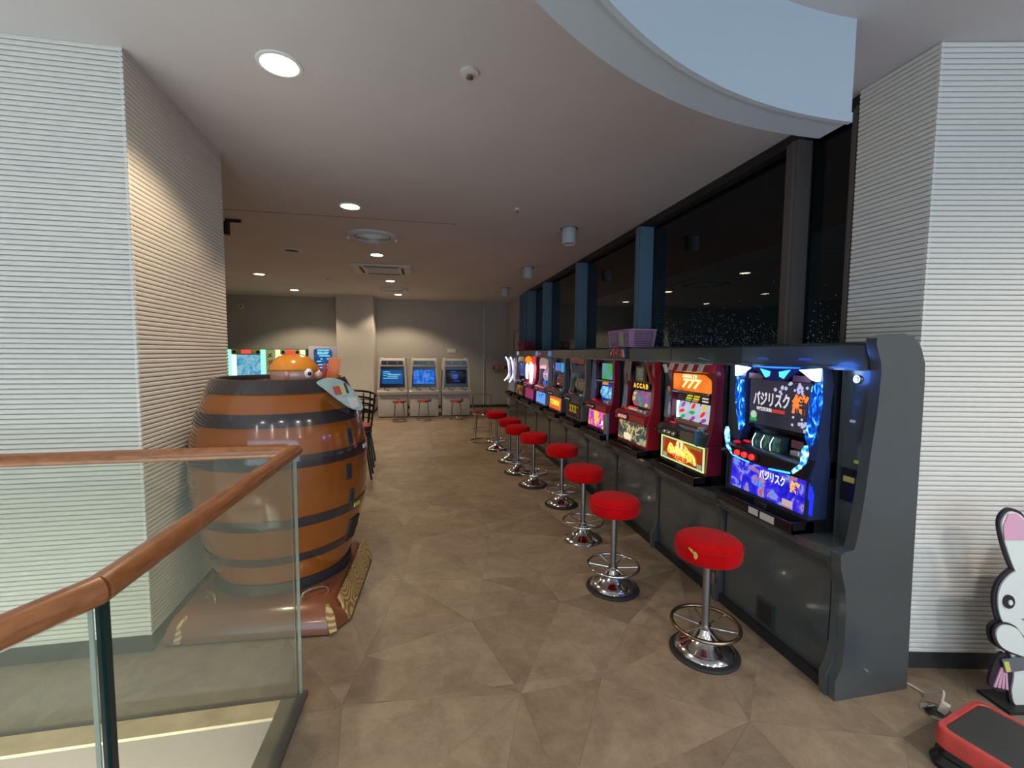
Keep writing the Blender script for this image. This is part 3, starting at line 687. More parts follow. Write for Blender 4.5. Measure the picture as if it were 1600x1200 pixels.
# ================================================================ SLOT CABINETS
U0, UP = 1.56, .755
GX = 1.735
for i in range(10):
    y0 = U0+UP*i; y1 = y0+UP
    names_ = ['nearest grey slot machine cabinet, with the rounded end panel', 'second grey slot machine cabinet from the camera', 'third grey slot machine cabinet, with a wooden strip along its ledge', 'fourth grey slot machine cabinet, with the red-lettered sign on its header', 'fifth grey slot machine cabinet from the camera', 'sixth grey slot machine cabinet from the camera', 'seventh grey slot machine cabinet from the camera', 'eighth grey slot machine cabinet from the camera', 'ninth grey slot machine cabinet from the camera', 'farthest grey slot machine cabinet, by the back of the room']
    c = thing('slot_cabinet', names_[i], 'cabinet', (GX, y0, 0), 0, 'row of grey slot machine cabinets')
    w = UP-.004
    # local: x into the cabinet, y along the row
    obj('lower_panel', MB().box(.045, .06, .03, w-.03, .05, .62), M_GREY, c)
    obj('carcass', MB().box(.06, .40, .005, w-.005, .02, .655).box(.245, .40, .005, w-.005, .655, 1.50), M_GREYD, c)
    obj('kick_plate', MB().box(.02, .07, .005, w-.005, 0, .05), M_BLACKM, c)
    # ledge with a gently bowed front
    pl = [(.30, .0), (.30, w), (0.0, w)]+[(-.0-.045*math.sin(PI*k/10)**.7, w-(w)*k/10) for k in range(1, 10)]+[(0, 0)]
    pl = [(max(-.03, p[0]), p[1]) for p in pl]
    obj('counter', MB().prism(pl, .625, .665), M_GREY, c)
    obj('counter_lip', MB().prism([(p[0]+.004, p[1]) for p in pl], .60, .626), M_GREYD, c)
    # vertical divider post with shaped foot and shoulder
    dv = [(.06, 0), (0.0, 0), (-.006, .10), (.022, .15), (.038, .24), (.038, .50), (.015, .56), (.0, .60), (.06, .62)]
    obj('divider_post', MB().prism(dv, -.015, .018, 'y'), M_GREY, c)
    # header
    hp = [(.135, 1.44), (.118, 1.452), (.118, 1.545), (.14, 1.56), (.36, 1.565), (.36, 1.44)]
    obj('header', MB().prism(hp, .003, w, 'y'), M_GREYD if i else M_GREY, c)
    obj('header_bead', MB().box(.105, .13, .0, w, 1.436, 1.452), M_GREY, c)
    # strip between machines
    s = obj('side_strip', MB().box(.16, .25, .004, .125, .665, 1.44).box(.15, .165, .115, .128, .665, 1.44), M_GREY, c)
    L = Matrix.Rotation(-PI/2, 4, 'Y')
    obj('lock', MB().lathe([(.0001, .012), (.008, .012), (.010, .009), (.012, .010), (.019, .009), (.021, 0), (.0001, 0)], 20, Matrix.Translation((.16, .06, 1.395)) @ L), M_CHROME, s)
    cp = obj('coin_unit', MB().box(.15, .162, .02, .105, .84, .99), M_BLACK, s)
    obj('coin_mouth', MB().box(.143, .151, .035, .09, .93, .955, b=.002), pbr('coin_yellow', (.45, .38, .10), .4), s)
    obj('label_sticker', MB().box(.157, .1605, .03, .055, 1.02, 1.035), pbr('lime', (.45, .5, .04), .5), s)
    obj('label_sticker', MB().box(.157, .1605, .06, .085, 1.20, 1.212), M_WPLAST, s)
    if i == 0:
        prof = [(.009, 0), (.005, .09), (.015, .11), (.034, .15), (.04, .22), (.042, .41), (.03, .50), (.012, .56), (.0, .60), (-.003, .655), (.02, .668), (.062, .672), (.075, .72), (.10, .90), (.116, 1.08), (.135, 1.25), (.145, 1.42), (.14, 1.47), (.11, 1.55), (.112, 1.575), (.17, 1.592), (.25, 1.596), (.30, 1.58), (.345, 1.535), (.37, 1.47), (.376, 1.38), (.385, .55), (.40, .0)]
        obj('end_panel', MB().prism(prof, -.052, -.005, 'y'), M_GREY, c, label='glossy dark grey end panel with rounded top')
        for yy in (.30, .58):
            obj('header_lamp', MB().prism([(yy-.05, 1.475), (yy+.04, 1.475), (yy+.03, 1.488), (yy-.03, 1.488)], .112, .12, 'x'), emi('header_blue', (.05, .11, .45), .5), c)
    if i in (0, 1, 3):
        f = obj('service_hatch', MB().box(.036, .046, .33, .45, .07, .20), M_GREYD, c); obj('hatch_opening', MB().box(.034, .038, .345, .435, .08, .185), M_BLACKM, f)
    if i == 1: obj('hasp', MB().box(-.012, -.002, -.004, .012, .10, .17, b=.002), pbr('brass', (.45, .28, .12), .35, .8), c, label='brass hasp on the divider foot')
    if i == 2: obj('wood_strip', MB().box(-.042, -.028, .10, .66, .655, .668), pbr('strip_wood', (.42, .27, .12), .5), c, label='light wooden strip along the ledge')
    if i == 3:
        sg = obj('header_sign', MB().box(.098, .117, -.02, .36, 1.455, 1.555), pbr('sign_navy', (.015, .012, .035), .3), c, label='dark sign with red lettering')
        txt('sign_text', 'バイオ', .10, pbr('sign_red', (.45, .05, .06), .4, emit=.15), sg, (.0965, .165, 1.505), (PI/2, 0, -PI/2), bold=.003)
        obj('sign_mark', MB().prism([(.0, 1.47), (.04, 1.475), (.05, 1.54), (.025, 1.545)], .095, .099, 'x'), M_WPLAST, sg)
        obj('sign_mark', MB().sphere((.0975, .30, 1.505), .018, 10, 6, sx=.15), M_WPLAST, sg)
    if i in (6, 7, 9):
        k = {6: (.1, .25, .7), 7: (.1, .3, .8), 9: (.5, .55, .65)}[i]
        obj('header_lamp', MB().prism([(.2, 1.46), (.38, 1.465), (.34, 1.54), (.18, 1.53)], .112, .1185, 'x'), emi('hl%d' % i, k, .6), c)
    if i == 7: obj('header_lamp', MB().prism([(.03, 1.47), (.14, 1.47), (.14, 1.51), (.03, 1.51)], .112, .1185, 'x'), emi('hl_red', (.6, .03, .03), .6), c)
    if i in (1, 4): obj('header_highlight_strip', MB().prism([(.30, 1.46), (.42, 1.478), (.40, 1.482), (.30, 1.466)], .113, .1185, 'x'), M_STEEL, c)

# ================================================================ SLOT MACHINES  (local x: player's right, y: into the machine, z: up)
def frame_side(w, sgn, th, pts):
    """curvy side trim seen from the front: list of (offset inward, z, y)"""
    vs = []; k = len(pts)
    for ox, z, y in pts:
        x0 = sgn*(w/2-ox); x1 = sgn*(w/2-ox-th)
        vs += [(x0, y, z), (x1, y, z), (x1, y+.05, z), (x0, .09, z)]
    fs = [(0, 1, 2, 3), ((k-1)*4+3, (k-1)*4+2, (k-1)*4+1, (k-1)*4)]
    for j in range(k-1):
        for q in range(4): fs.append((j*4+q, j*4+(q+1) % 4, (j+1)*4+(q+1) % 4, (j+1)*4+q))
    return MB().add(vs, fs)
REEL = art('reel_print', [(.50, .56, .68), (.72, .80, .92)], 6, 1.0, 'noise')
def slot(i, label, frame=M_SILVER, deck=M_BLACK, lower=None, lower_col=None, top=None, reel=REEL, reel_back=None, buttons=None, w=.56, sidecurve=True, reels=(.40, .56), lz=(.085, .245), glow=None, lframe=None, rw=.36):
    yc = 1.98+UP*i
    t = thing('slot_machine', label, 'slot machine', (1.80, yc, .665), -PI/2, 'row of lit slot machines')
    obj('body', MB().box(-w/2, w/2, .06, .17, 0, .775), M_BLACK, t)
    for sg in (-1, 1):
        pts = [(0, .26, -.05), (.0, .34, -.02), (.012, .42, .0), (.012, .60, .01), (.004, .70, 0), (.02, .775, .01)]
        obj('side_frame', frame_side(w, sg, .045, pts), frame, t)
    obj('lower_frame', MB().prism([(-.045, lz[0]-.02), (-.035, lz[1]+.015), (.08, lz[1]+.015), (.08, lz[0]-.02)], -w/2+.005, w/2-.005, 'x'), lframe or frame, t)
    lp = MB(); x0, x1 = -w/2+.03, w/2-.03
    lp.prism([(-.049, lz[0]), (-.040, lz[1]), (-.03, lz[1]), (-.03, lz[0])], x0, x1, 'x')
    pan = obj('belly_panel', lp, lower or M_BLACK, t)
    dk = obj('control_deck', MB().prism([(-.075, lz[1]+.015), (-.078, lz[1]+.075), (-.06, lz[1]+.09), (.02, lz[1]+.115), (.07, lz[1]+.115), (.07, lz[1]+.015)], -w/2+.008, w/2-.008, 'x'), deck, t)
    RB = Matrix.Rotation(PI/2, 4, 'X')
    bz = lz[1]+.048
    pl = obj('button_plate', MB().prism([(-.19, bz-.028), (-.02, bz-.028), (.0, bz), (-.02, bz+.028), (-.19, bz+.028), (-.21, bz)], -.084, -.074, 'y'), M_BLACK, dk)
    for k in range(3):
        obj('stop_button', MB().lathe([(.0001, .018), (.013, .017), (.016, .012), (.0165, 0), (.0001, 0)], 18, Matrix.Translation((-.155+k*.055, -.082, bz)) @ RB), buttons or M_CHROME, dk)
    obj('start_lever', MB().cyl((-.245, -.07, bz), (-.245, -.105, bz), .004, 8).sphere((-.245, -.112, bz), .013, 12, 8), M_BLACK, dk)
    obj('bet_button', MB().lathe([(.0001, .012), (.02, .012), (.024, .006), (.024, 0), (.0001, 0)], 18, Matrix.Translation((-.16, -.02, lz[1]+.103)) @ Matrix.Rotation(-.2, 4, 'X')), pbr('bet_red', (.5, .01, .02), .3, emit=.4), dk)
    obj('coin_entry', MB().box(.14, .19, -.03, .02, lz[1]+.10, lz[1]+.125, b=.004), M_SILVER, dk)
    # tray
    tr = obj('medal_tray', MB().prism([(-.12, 0), (-.13, .02), (-.128, .055), (-.122, .055), (-.115, .018), (-.05, .018), (-.04, .07), (.08, .07), (.08, 0)], -w/2+.01, w/2-.01, 'x').box(-w/2+.01, -w/2+.025, -.125, .0, 0, .055).box(w/2-.025, w/2-.01, -.125, .0, 0, .055), M_BLACK, t)
    obj('payout_mouth', MB().box(-.05, .03, -.06, -.04, .028, .062, b=.004), M_BLACKM, tr)
    # reels
    z0, z1 = reels
    if reel:
        obj('reel_window', MB().box(-rw/2-.03, rw/2+.03, .055, .062, z0-.03, z1+.03), reel_back or M_BLACK, t)
        sr = random.Random(i); h = (z1-z0)/2; zc = (z0+z1)/2; R = h*1.5; aa = math.asin(h/R)
        for k in range(3):
            xm = -rw/2+rw*(k+.5)/3; q = rw/6-.009; vs = []; n_ = 8
            for j in range(n_+1):
                a = -aa+2*aa*j/n_
                for xx_ in (xm-q, xm+q): vs.append((xx_, .05-(R*math.cos(a)-R*math.cos(aa)), zc+R*math.sin(a)))
            fs = [(j*2, j*2+1, j*2+3, j*2+2) for j in range(n_)]+[(0, n_*2, n_*2+1, 1), tuple(j*2 for j in range(n_+1)), tuple(j*2+1 for j in range(n_+1))[::-1]]
            ro_ = obj('reel', MB().add(vs, fs), reel, t)
            if i in (1, 2):
                for zz in (-.62, 0, .62):
                    c = sr.choice([(.75, .03, .03), (.03, .35, .10), (.75, .5, .02), (.35, .04, .3)]); a = math.asin(zz*h/R)
                    obj('symbol', MB().prism(ell(xm, zc+zz*h, q*.62, h*.2, 12, sr.uniform(0, 1)), .045-(R*math.cos(a)-R*math.cos(aa)), .049-(R*math.cos(a)-R*math.cos(aa)), 'y'), emi('symbol%.2f%.2f' % c[:2], c, 1.2), ro_)
    for sx in (-1, 1):
        obj('speaker', MB().lathe([(.0001, .004), (.022, .004), (.026, 0), (.0001, 0)], 16, Matrix.Translation((sx*(w/2-.06), .045, .715)) @ RB), M_BLACKM, t)
    return t, pan, dk
def panel(t, name, poly, y, mat, th=.004, label=None, sm=0):
    if sm: poly = smooth2(poly, sm)
    return obj(name, MB().prism(poly, y-th, y, 'y'), mat, t, label=label)
def rect(x0, x1, z0, z1): return [(x0, z0), (x1, z0), (x1, z1), (x0, z1)]

# --- 1 blue machine
BLUE = emi('blue_led', (.01, .10, 1.0), 5); CYAN = emi('cyan_led', (.05, .45, 1.0), 3.2); WLED = emi('white_blue_led', (.35, .6, 1.0), 16)
FLAME = art('blue_flame', [(.0, .02, .16), (.0, .08, .65), (.06, .45, 1.0), (.6, .9, 1.0)], 16, 2.6, 'noise', 2.5, stops=[.42, .53, .61, .70], stretch=(1.6, 1, .7))
LOW1 = art('blue_scene', [(.005, .005, .40), (.01, .015, .70), (.10, .03, .70), (.10, .35, .95), (.60, .06, .08), (.85, .30, .10)], 9, 1.3, 'noise', 2.2, stops=[.30, .42, .50, .56, .62, .70])
t, pan, dk = slot(0, 'nearest slot machine, glowing blue, with a dark screen of white and orange lettering', frame=pbr('machine_navy', (.02, .03, .08), .3), lower=LOW1, buttons=emi('button_red', (1, .03, .03), 1.6), reel=None)
SCR = art('slate_screen', [(.02, .022, .040), (.035, .034, .052), (.055, .048, .062)], 3, 1.0, 'noise', .5)
sc_ = panel(t, 'main_screen', rect(-.20, .19, .455, .70), .035, SCR, .02)
M_TW = emi('title_white', (.75, .68, .70), 1.1); M_TO = emi('title_orange', (.95, .25, .04), 1.2); M_TR = emi('title_red', (.6, .05, .03), 1.0)
txt('title_text', 'バジリスク', .082, M_TW, sc_, (-.045, .0135, .592), bold=.0022, sx=.62)
txt('title_kanji', '絆', .098, M_TO, sc_, (.145, .0125, .585), bold=.004)
txt('title_text', '甲賀忍法帖', .022, M_TW, sc_, (-.09, .0135, .541), bold=.0006)
obj('title_bar', MB().box(-.03, .05, .012, .0145, .532, .55), M_TR, sc_)
M_BLOS = emi('blossom', (.62, .60, .82), .9)
pr = random.Random(5)
for (bx, bz_, n_) in ((.02, .655, 6), (.10, .675, 6), (.165, .66, 7), (.09, .49, 0), (.14, .505, 5), (.175, .485, 4)):
    for k in range(n_):
        x = bx+pr.uniform(-.04, .035); z = bz_+pr.uniform(-.02, .022); x = min(x, .178)
        m = MB()
        r = pr.uniform(.007, .011)
        fl = []
        for q in range(20):
            a = 2*PI*q/20; rr = r*(.72+.28*abs(math.cos(2.5*a))); fl.append((x+rr*math.cos(a), z+rr*math.sin(a)))
        obj('blossom', m.prism(fl, .0125, .0148, 'y'), M_BLOS, sc_)
bd = panel(sc_, 'badge', ell(-.165, .505, .022, .022, 20), .0145, emi('badge_white', (.55, .7, .5), 1), .002)
panel(bd, 'badge_base', rect(-.188, -.142, .47, .488), .0145, emi('badge_green', (.02, .45, .08), 1), .003)
obj('screen_bezel', MB().prism([(-.235, .43), (.225, .43), (.225, .72), (-.235, .72)], .036, .055, 'y'), M_BLACK, t)
cr = panel(t, 'crest', [(-.17, .775), (-.08, .772), (0, .765), (.08, .772), (.17, .775), (.11, .735), (.05, .705), (0, .70), (-.05, .705), (-.11, .735)], .02, pbr('crest_navy', (.01, .02, .08), .2), .03)
for s_ in (-1, 1):
    panel(cr, 'crest_eye', [(s_*.10, .763), (s_*.03, .75), (s_*.035, .725), (s_*.06, .717)][::s_], -.011, CYAN, .004)
panel(cr, 'crest_light', [(-.16, .776), (.16, .776), (.15, .771), (0, .767), (-.15, .771)], -.011, BLUE, .004)
for s_ in (-1, 1):
    panel(t, 'corner_lamp', [(s_*.275, .775), (s_*.17, .765), (s_*.245, .72), (s_*.27, .715)][::s_], -.01, WLED, .02)
    panel(t, 'flame_strip', [(s_*.272, .71), (s_*.235, .69), (s_*.225, .58), (s_*.212, .44), (s_*.235, .40), (s_*.265, .52), (s_*.28, .62)][::s_], .0, FLAME, .02)
    panel(t, 'led_strip', [(s_*.272, .42), (s_*.258, .40), (s_*.252, .33), (s_*.205, .287), (s_*.215, .272), (s_*.262, .31), (s_*.280, .38)][::s_], -.06, art('led_drops', [(.0, .04, .5), (.02, .3, 1.0), (.5, .85, 1)], 42, 2.6, 'cell', stops=[.75, .4, .1] and [.1, .4, .75]), .02)
    panel(dk, 'deck_light', [(s_*.20, .268), (s_*.20, .276), (s_*.07, .262), (s_*.07, .256)][::s_], -.079, emi('deck_blue', (.03, .35, 1), 4), .006)
rw_ = panel(t, 'small_reel_window', [(-.13, .335), (.09, .335), (.10, .42), (-.10, .42)], .0, pbr('reel_dark', (.02, .045, .05), .12), .03)
MINI = art('mini_reel', [(.02, .05, .06), (.03, .07, .08), (.05, .22, .12), (.12, .04, .05)], 30, .8, 'cell', stops=[.3, .5, .7, .9])
for k in range(3):
    x = -.10+k*.062
    obj('mini_reel', MB().prism([(x+.008, .342), (x+.05, .342), (x+.058, .412), (x+.02, .412)], -.036, -.03, 'y'), MINI, rw_)
    obj('light_line', MB().tube(smooth_path([(x, -.038, .342), (x+.004, -.044, .375), (x+.018, -.038, .414)], 5), .0022, 6), emi('cold_white', (.6, .85, 1), 3), rw_)
for (x, z) in ((-.20, .345), (.165, .30)): obj('red_knob', MB().sphere((x, -.055, z), .02, 14, 8, sz=.45), emi('knob_red', (.8, .02, .04), .6), t)
for (z, x) in ((.40, .165), (.32, .175)): panel(t, 'cheek_panel', rect(x-.035, x+.035, z-.02, z+.018), -.01 if z > .35 else -.045, pbr('dusky_rose', (.16, .06, .06), .4), .004)
for s_ in (-1, 1): panel(t, 'top_plate', rect(min(s_*.20, s_*.10), max(s_*.20, s_*.10), .705, .735), .01, pbr('dusky_rose', (.16, .06, .06), .4), .006)
txt('belly_title', 'バジリスク', .056, emi('belly_title_white', (.75, .8, 1), 1.4), pan, (.06, -.052, .205), (PI/2+.05, 0, 0), bold=.0016, sx=.62)
txt('belly_kanji', '絆', .058, emi('title_gold', (.95, .45, .06), 1.4), pan, (.205, -.0525, .195), (PI/2+.05, 0, 0), bold=.003)
panel(pan, 'white_note', rect(.13, .19, .095, .125), -.048, emi('note', (.75, .55, .55), .8), .004)
panel(t, 'side_glow', [(.262, .10), (.285, .09), (.29, .19), (.27, .24)], -.03, emi('deep_blue', (.01, .03, .9), 1.6), .01)
obj('tray_label', MB().box(.0, .065, -.1315, -.129, .012, .045), pbr('paper', (.45, .45, .42), .7), t); obj('tray_label', MB().box(.08, .17, -.1315, -.129, .01, .045), pbr('paper', (.45, .45, .42), .7), t)
light('blue_machine_glow', 'POINT', (1.60, 1.86, 1.41), 1.0, (.05, .2, 1), shadow_soft_size=.06)

# --- 2 clown-striped machine
EMB = art('emblem', [(.02, .25, .02), (.85, .65, .05), (1, .85, .15), (.9, .75, .3), (.75, .08, .02)], 20, 1.5, 'noise', 1.0, stops=[.3, .42, .5, .58, .7])
t, pan, dk = slot(1, 'second slot machine, crimson with a striped canopy and 777 on an orange sign', frame=M_CRIM, deck=pbr('deck_gunmetal', (.10, .10, .10), .25, .6), lower=emi('belly_red', (.62, .05, .012), .55), reels=(.37, .50), lz=(.085, .235))
cn = obj('canopy', MB().prism([(-.03, .715), (-.05, .722), (-.03, .77), (.05, .775), (.05, .715)], -.26, .26, 'x'), M_RED, t)
for k in range(4):
    x = -.2+k*.115; obj('canopy_stripe', MB().prism([(-.033, .718), (-.053, .7235), (-.033, .773), (.03, .777), (-.02, .724)], x, x+.052, 'x'), pbr('stripe_cream', (.58, .52, .44), .4), cn)
panel(t, 'canopy_edge', [(-.255, .76), (-.235, .765), (-.20, .715), (-.215, .70)], -.045, pbr('stripe_cream', (.58, .52, .44), .4), .02)
mq = panel(t, 'marquee', [(-.205, .585), (.205, .585), (.21, .63), (.18, .675), (.12, .70), (-.205, .70)], .03, art('marquee_orange', [(.75, .09, .01), (.95, .22, .02), (1, .35, .04)], 5, 1.25, 'noise', .3), .03, sm=0)
txt('seven_text', '777', .085, emi('seven_yellow', (1, .78, .30), 2.0), mq, (.0, -.001, .632), shear=.25, bold=.003, sx=1.6)
txt('marquee_text', 'ＪＵＧＧＬＥＲ', .028, emi('seven_white', (1, .85, .5), 2.4), mq, (-.01, -.001, .683), bold=.0012, sx=.9)
obj('marquee_shelf', MB().box(-.21, .21, -.01, .04, .565, .583, b=.004), M_STEEL, t)
panel(t, 'pay_table', rect(-.19, .19, .515, .56), .03, pbr('paytable_brown', (.09, .02, .015), .3), .01)
pt_ = [(-.02, .55, (.75, .75, .05)), (.06, .55, (.75, .75, .05)), (-.03, .533, (.85, .8, .05)), (.05, .533, (.85, .8, .05)), (-.04, .518, (.1, .6, .15)), (.04, .518, (.8, .3, .15)), (.15, .525, (.85, .8, .75)), (.15, .545, (.8, .7, .65))]
for k, (x, z, c) in enumerate(pt_): panel(t, 'pay_label', rect(x-.03, x+.03, z-.005, z+.005), .018, emi('pay%d' % k, c, .9), .003)
obj('reel_light', MB().box(-.205, -.19, .03, .05, .375, .50), emi('reel_white', (.6, .85, 1), 1.6), t)
panel(t, 'left_wing', [(-.27, .37), (-.22, .37), (-.215, .56), (-.235, .60), (-.25, .56)], -.01, pbr('wing_silver', (.35, .42, .50), .18, .8), .02)
panel(t, 'right_wing', [(.20, .26), (.235, .25), (.245, .35), (.21, .35)], -.075, pbr('wing_blue', (.08, .28, .5), .15, .7), .02)
panel(dk, 'deck_plate', rect(.03, .18, .255, .32), -.079, pbr('deck_plate_metal', (.25, .22, .19), .3, .7), .004)
panel(t, 'lower_window', [(-.19, .335), (.19, .335), (.20, .372), (-.20, .372)], .02, art('lower_window_print', [(.02, .01, .03), (.3, .14, .08), (.10, .02, .05)], 18, .5, 'noise'), .01)
GG = emi('green_glow_frame', (.45, .75, .28), 1.5)
for R_ in (rect(-.25, .255, .232, .24), rect(-.25, .255, .078, .086), rect(-.255, -.248, .078, .24), rect(.247, .256, .078, .24)): panel(pan, 'glow_edge', R_, -.047, GG, .008)
em = panel(pan, 'emblem', smooth2([(-.17, .13), (-.14, .20), (-.08, .175), (-.05, .225), (0, .232), (.05, .21), (.09, .185), (.15, .16), (.17, .105), (.10, .115), (.05, .095), (-.05, .095), (-.10, .12)], 5), -.049, EMB, .004)
txt('belly_text', 'JUGGLER', .04, emi('juggler_red', (.75, .06, .01), 1.2), pan, (-.0, -.0555, .112), (PI/2, 0, 0), bold=.0025)
for k in range(4): panel(em, 'hat_stripe', [(-.045+k*.024, .185), (-.033+k*.024, .185), (-.035+k*.026, .222), (-.05+k*.026, .222)], -.0525, emi('stripe_red', (.8, .08, .05), 1.3) if k % 2 else emi('stripe_white', (.95, .85, .7), 1.3), .002)
for x in (-.225, .185): panel(pan, 'note', rect(x, x+.045, .09, .12), -.05, emi('note_green', (.35, .5, .38), .8), .003)
panel(pan, 'logo_strip', rect(.06, .22, .208, .224), -.047, emi('strip_olive', (.35, .28, .03), .8), .003)

# --- 3 red frame with picture
t, pan, dk = slot(2, 'third slot machine, dark red frame with a small framed picture above the reels', frame=M_RED, deck=M_RED, buttons=emi('button_pink', (.9, .35, .35), .8), lower=art('belly3', [(.04, .06, .07), (.10, .14, .14), (.55, .42, .15), (.85, .70, .35), (.35, .2, .2)], 9, .85, 'noise', 3, stops=[.38, .48, .54, .62, .72]), reel=art('reel3', [(.14, .10, .2), (.22, .18, .32)], 6, 1.2, 'noise'), reels=(.38, .52), rw=.30)
pc = panel(t, 'framed_picture', rect(-.06, .10, .60, .73), .03, pbr('dull_gold', (.22, .18, .06), .4, .5), .02)
panel(pc, 'picture_print', rect(-.04, .08, .615, .715), .008, pbr('print_pale', (.42, .45, .36), .6, var=.3, vscale=30), .002)
pm_ = panel(t, 'panel_sign', rect(-.13, .17, .545, .58), .04, M_BLACK, .02)
txt('sign_text', 'ＡＣＣＡＢ', .05, emi('amber', (1, .5, .03), 1.5), pm_, (.02, .0175, .562), bold=.0025, sx=1.05)
panel(t, 'left_glass', [(-.25, .36), (-.20, .36), (-.18, .56), (-.21, .58)], .0, pbr('smoke_glass', (.20, .28, .32), .15), .02)
for p in ([(-.26, .60), (-.235, .60), (-.215, .77), (-.24, .775)], [(-.20, .60), (-.185, .60), (-.165, .77), (-.18, .775)]): panel(t, 'side_rib', p, .02, pbr('rib_tan', (.30, .24, .18), .5), .02)
panel(t, 'angled_strut', [(.13, .775), (.16, .775), (.255, .60), (.225, .60)], .01, pbr('strut_red', (.35, .03, .03), .3), .02)
panel(t, 'red_light', rect(-.16, -.02, .362, .374), .02, emi('strip_red', (.7, .05, .02), 1), .02)
panel(t, 'green_strip', rect(-.17, .16, .335, .36), .01, art('lcd_green', [(.05, .12, .08), (.3, .5, .35), (.7, .8, .7), (.1, .3, .05)], 18, .7, 'noise'), .02)
txt('belly_text', 'ハナビ', .075, emi('script_gold', (.85, .62, .25), 1.0), pan, (0.03, -.053, .185), (PI/2, 0, 0), bold=.002, shear=.2)
panel(pan, 'belly_badge', smooth2([(-.12, .10), (-.02, .095), (.0, .13), (-.04, .15), (-.12, .145)], 4), -.051, emi('badge_cream', (.85, .82, .55), 1.1), .004)
panel(pan, 'note', rect(.16, .22, .10, .14), -.051, emi('note_green', (.35, .5, .38), .8), .003)
obj('chrome_corner', MB().box(.20, .28, -.085, -.06, .25, .265, b=.004), M_CHROME, t)

# --- 4 blue and crimson, tall green screen
t, pan, dk = slot(3, 'fourth slot machine, crimson with a green landscape screen and purple belly panel', frame=M_CRIM, deck=M_RED, lower=art('belly4', [(.12, .02, .55), (.45, .05, .65), (.9, .10, .15), (1, .42, .05), (.8, .6, .9)], 7, 1.4, 'noise', 2.5, stops=[.34, .44, .52, .60, .72]), reel=art('reel4', [(.02, .12, .45), (.15, .6, .95), (.6, .9, 1)], 20, 1.1, 'noise', 1, stops=[.35, .5, .65]), reel_back=emi('reel_blue', (.02, .06, .45), .6), reels=(.38, .50), rw=.24)
panel(t, 'landscape_screen', rect(-.04, .17, .58, .74), .03, art('landscape', [(.45, .35, .05), (.08, .40, .06), (.10, .5, .15), (.15, .4, .6), (.3, .5, .65)], 5, .8, 'noise', 1.0, stops=[.3, .4, .52, .6, .75]), .02)
panel(t, 'flag_sign', rect(.0, .10, .525, .55), .02, emi('amber2', (.8, .3, .03), 1), .02)
panel(t, 'left_wing', [(-.27, .30), (-.19, .30), (-.15, .50), (-.16, .72), (-.21, .76), (-.25, .50)], -.005, pbr('wing_denim', (.12, .17, .30), .25, .3, var=.3, vscale=20), .02)
panel(t, 'silver_bar', rect(-.15, .22, .555, .568), .02, M_SILVER, .03)
panel(t, 'right_lower_wing', [(.20, .02), (.275, .0), (.285, .26), (.18, .24)], -.045, pbr('wing_pale', (.32, .38, .46), .25, .5), .02)
panel(pan, 'zigzag_badge', [(.05, .11), (.15, .13), (.11, .14), (.2, .17), (.12, .165), (.15, .15)], -.052, emi('zigzag_white', (.95, .85, .95), 1.3), .003)
txt('belly_text', '祭', .13, emi('matsuri', (1, .45, .05), 1.5), pan, (-.02, -.0515, .165), (PI/2, 0, 0), bold=.004)

# --- 5 grey chrome, dim brown reels
t, pan, dk = slot(4, 'fifth slot machine, unlit grey frame with yellow lettering on a black belly panel', frame=pbr('frame_pewter', (.30, .28, .25), .25, .6), deck=pbr('deck_pewter', (.16, .15, .13), .3, .5), lower=pbr('belly_black', (.02, .012, .012), .2), lframe=pbr('frame_pewter', (.30, .28, .25), .25, .6), reel=art('reel5', [(.05, .03, .02), (.12, .09, .05), (.25, .2, .1)], 26, .6, 'cell', stops=[.1, .4, .8]), reels=(.40, .54), rw=.30)
txt('belly_text', 'ＸＸＸ', .10, emi('dull_yellow', (.45, .30, .02), .8), pan, (0, -.052, .175), (PI/2, 0, 0), bold=.007, sx=.85)
panel(pan, 'note', rect(.14, .21, .205, .225), -.05, pbr('note_khaki', (.30, .30, .12), .5), .003); panel(pan, 'note', rect(.16, .21, .10, .14), -.05, pbr('note_grey', (.10, .10, .10), .5), .003)
panel(t, 'red_header', rect(-.25, .25, .715, .775), .02, M_RED, .03); panel(t, 'upper_window', rect(-.2, .22, .60, .70), .04, pbr('taupe_window', (.09, .075, .06), .25, var=.4, vscale=12), .02)

# --- 6 blue sign above, orange belly
t, pan, dk = slot(5, 'sixth slot machine, blue-lit sign above and a bright orange belly panel', frame=pbr('frame_dark_steel', (.18, .20, .22), .25, .6), deck=pbr('deck_taupe', (.12, .11, .10), .35), lower=emi('belly_orange', (.9, .17, .02), 1.0), reel=art('reel6', [(.10, .02, .02), (.12, .04, .03), (.25, .15, .1)], 26, .5, 'cell', stops=[.1, .4, .8]), rw=.28)
panel(t, 'blue_sign', rect(-.15, .22, .60, .71), .03, art('sign6', [(.02, .18, .5), (.03, .3, .75), (.1, .1, .4), (.2, .55, .8)], 7, .9, 'noise'), .03)
panel(t, 'cyan_bar', rect(.19, .225, .59, .71), .0, emi('cyan_bar', (.05, .5, .65), .9), .02)
txt('belly_text', 'ＴＩＭＥＲ', .075, emi('timer_yellow', (1, .7, .08), 1.7), pan, (0, -.052, .17), (PI/2, 0, 0), bold=.006, sx=1.1)
obj('red_dot', MB().sphere((-.10, .03, .42), .014, 10, 6), emi('dot_red', (1, .15, .1), 2), t)

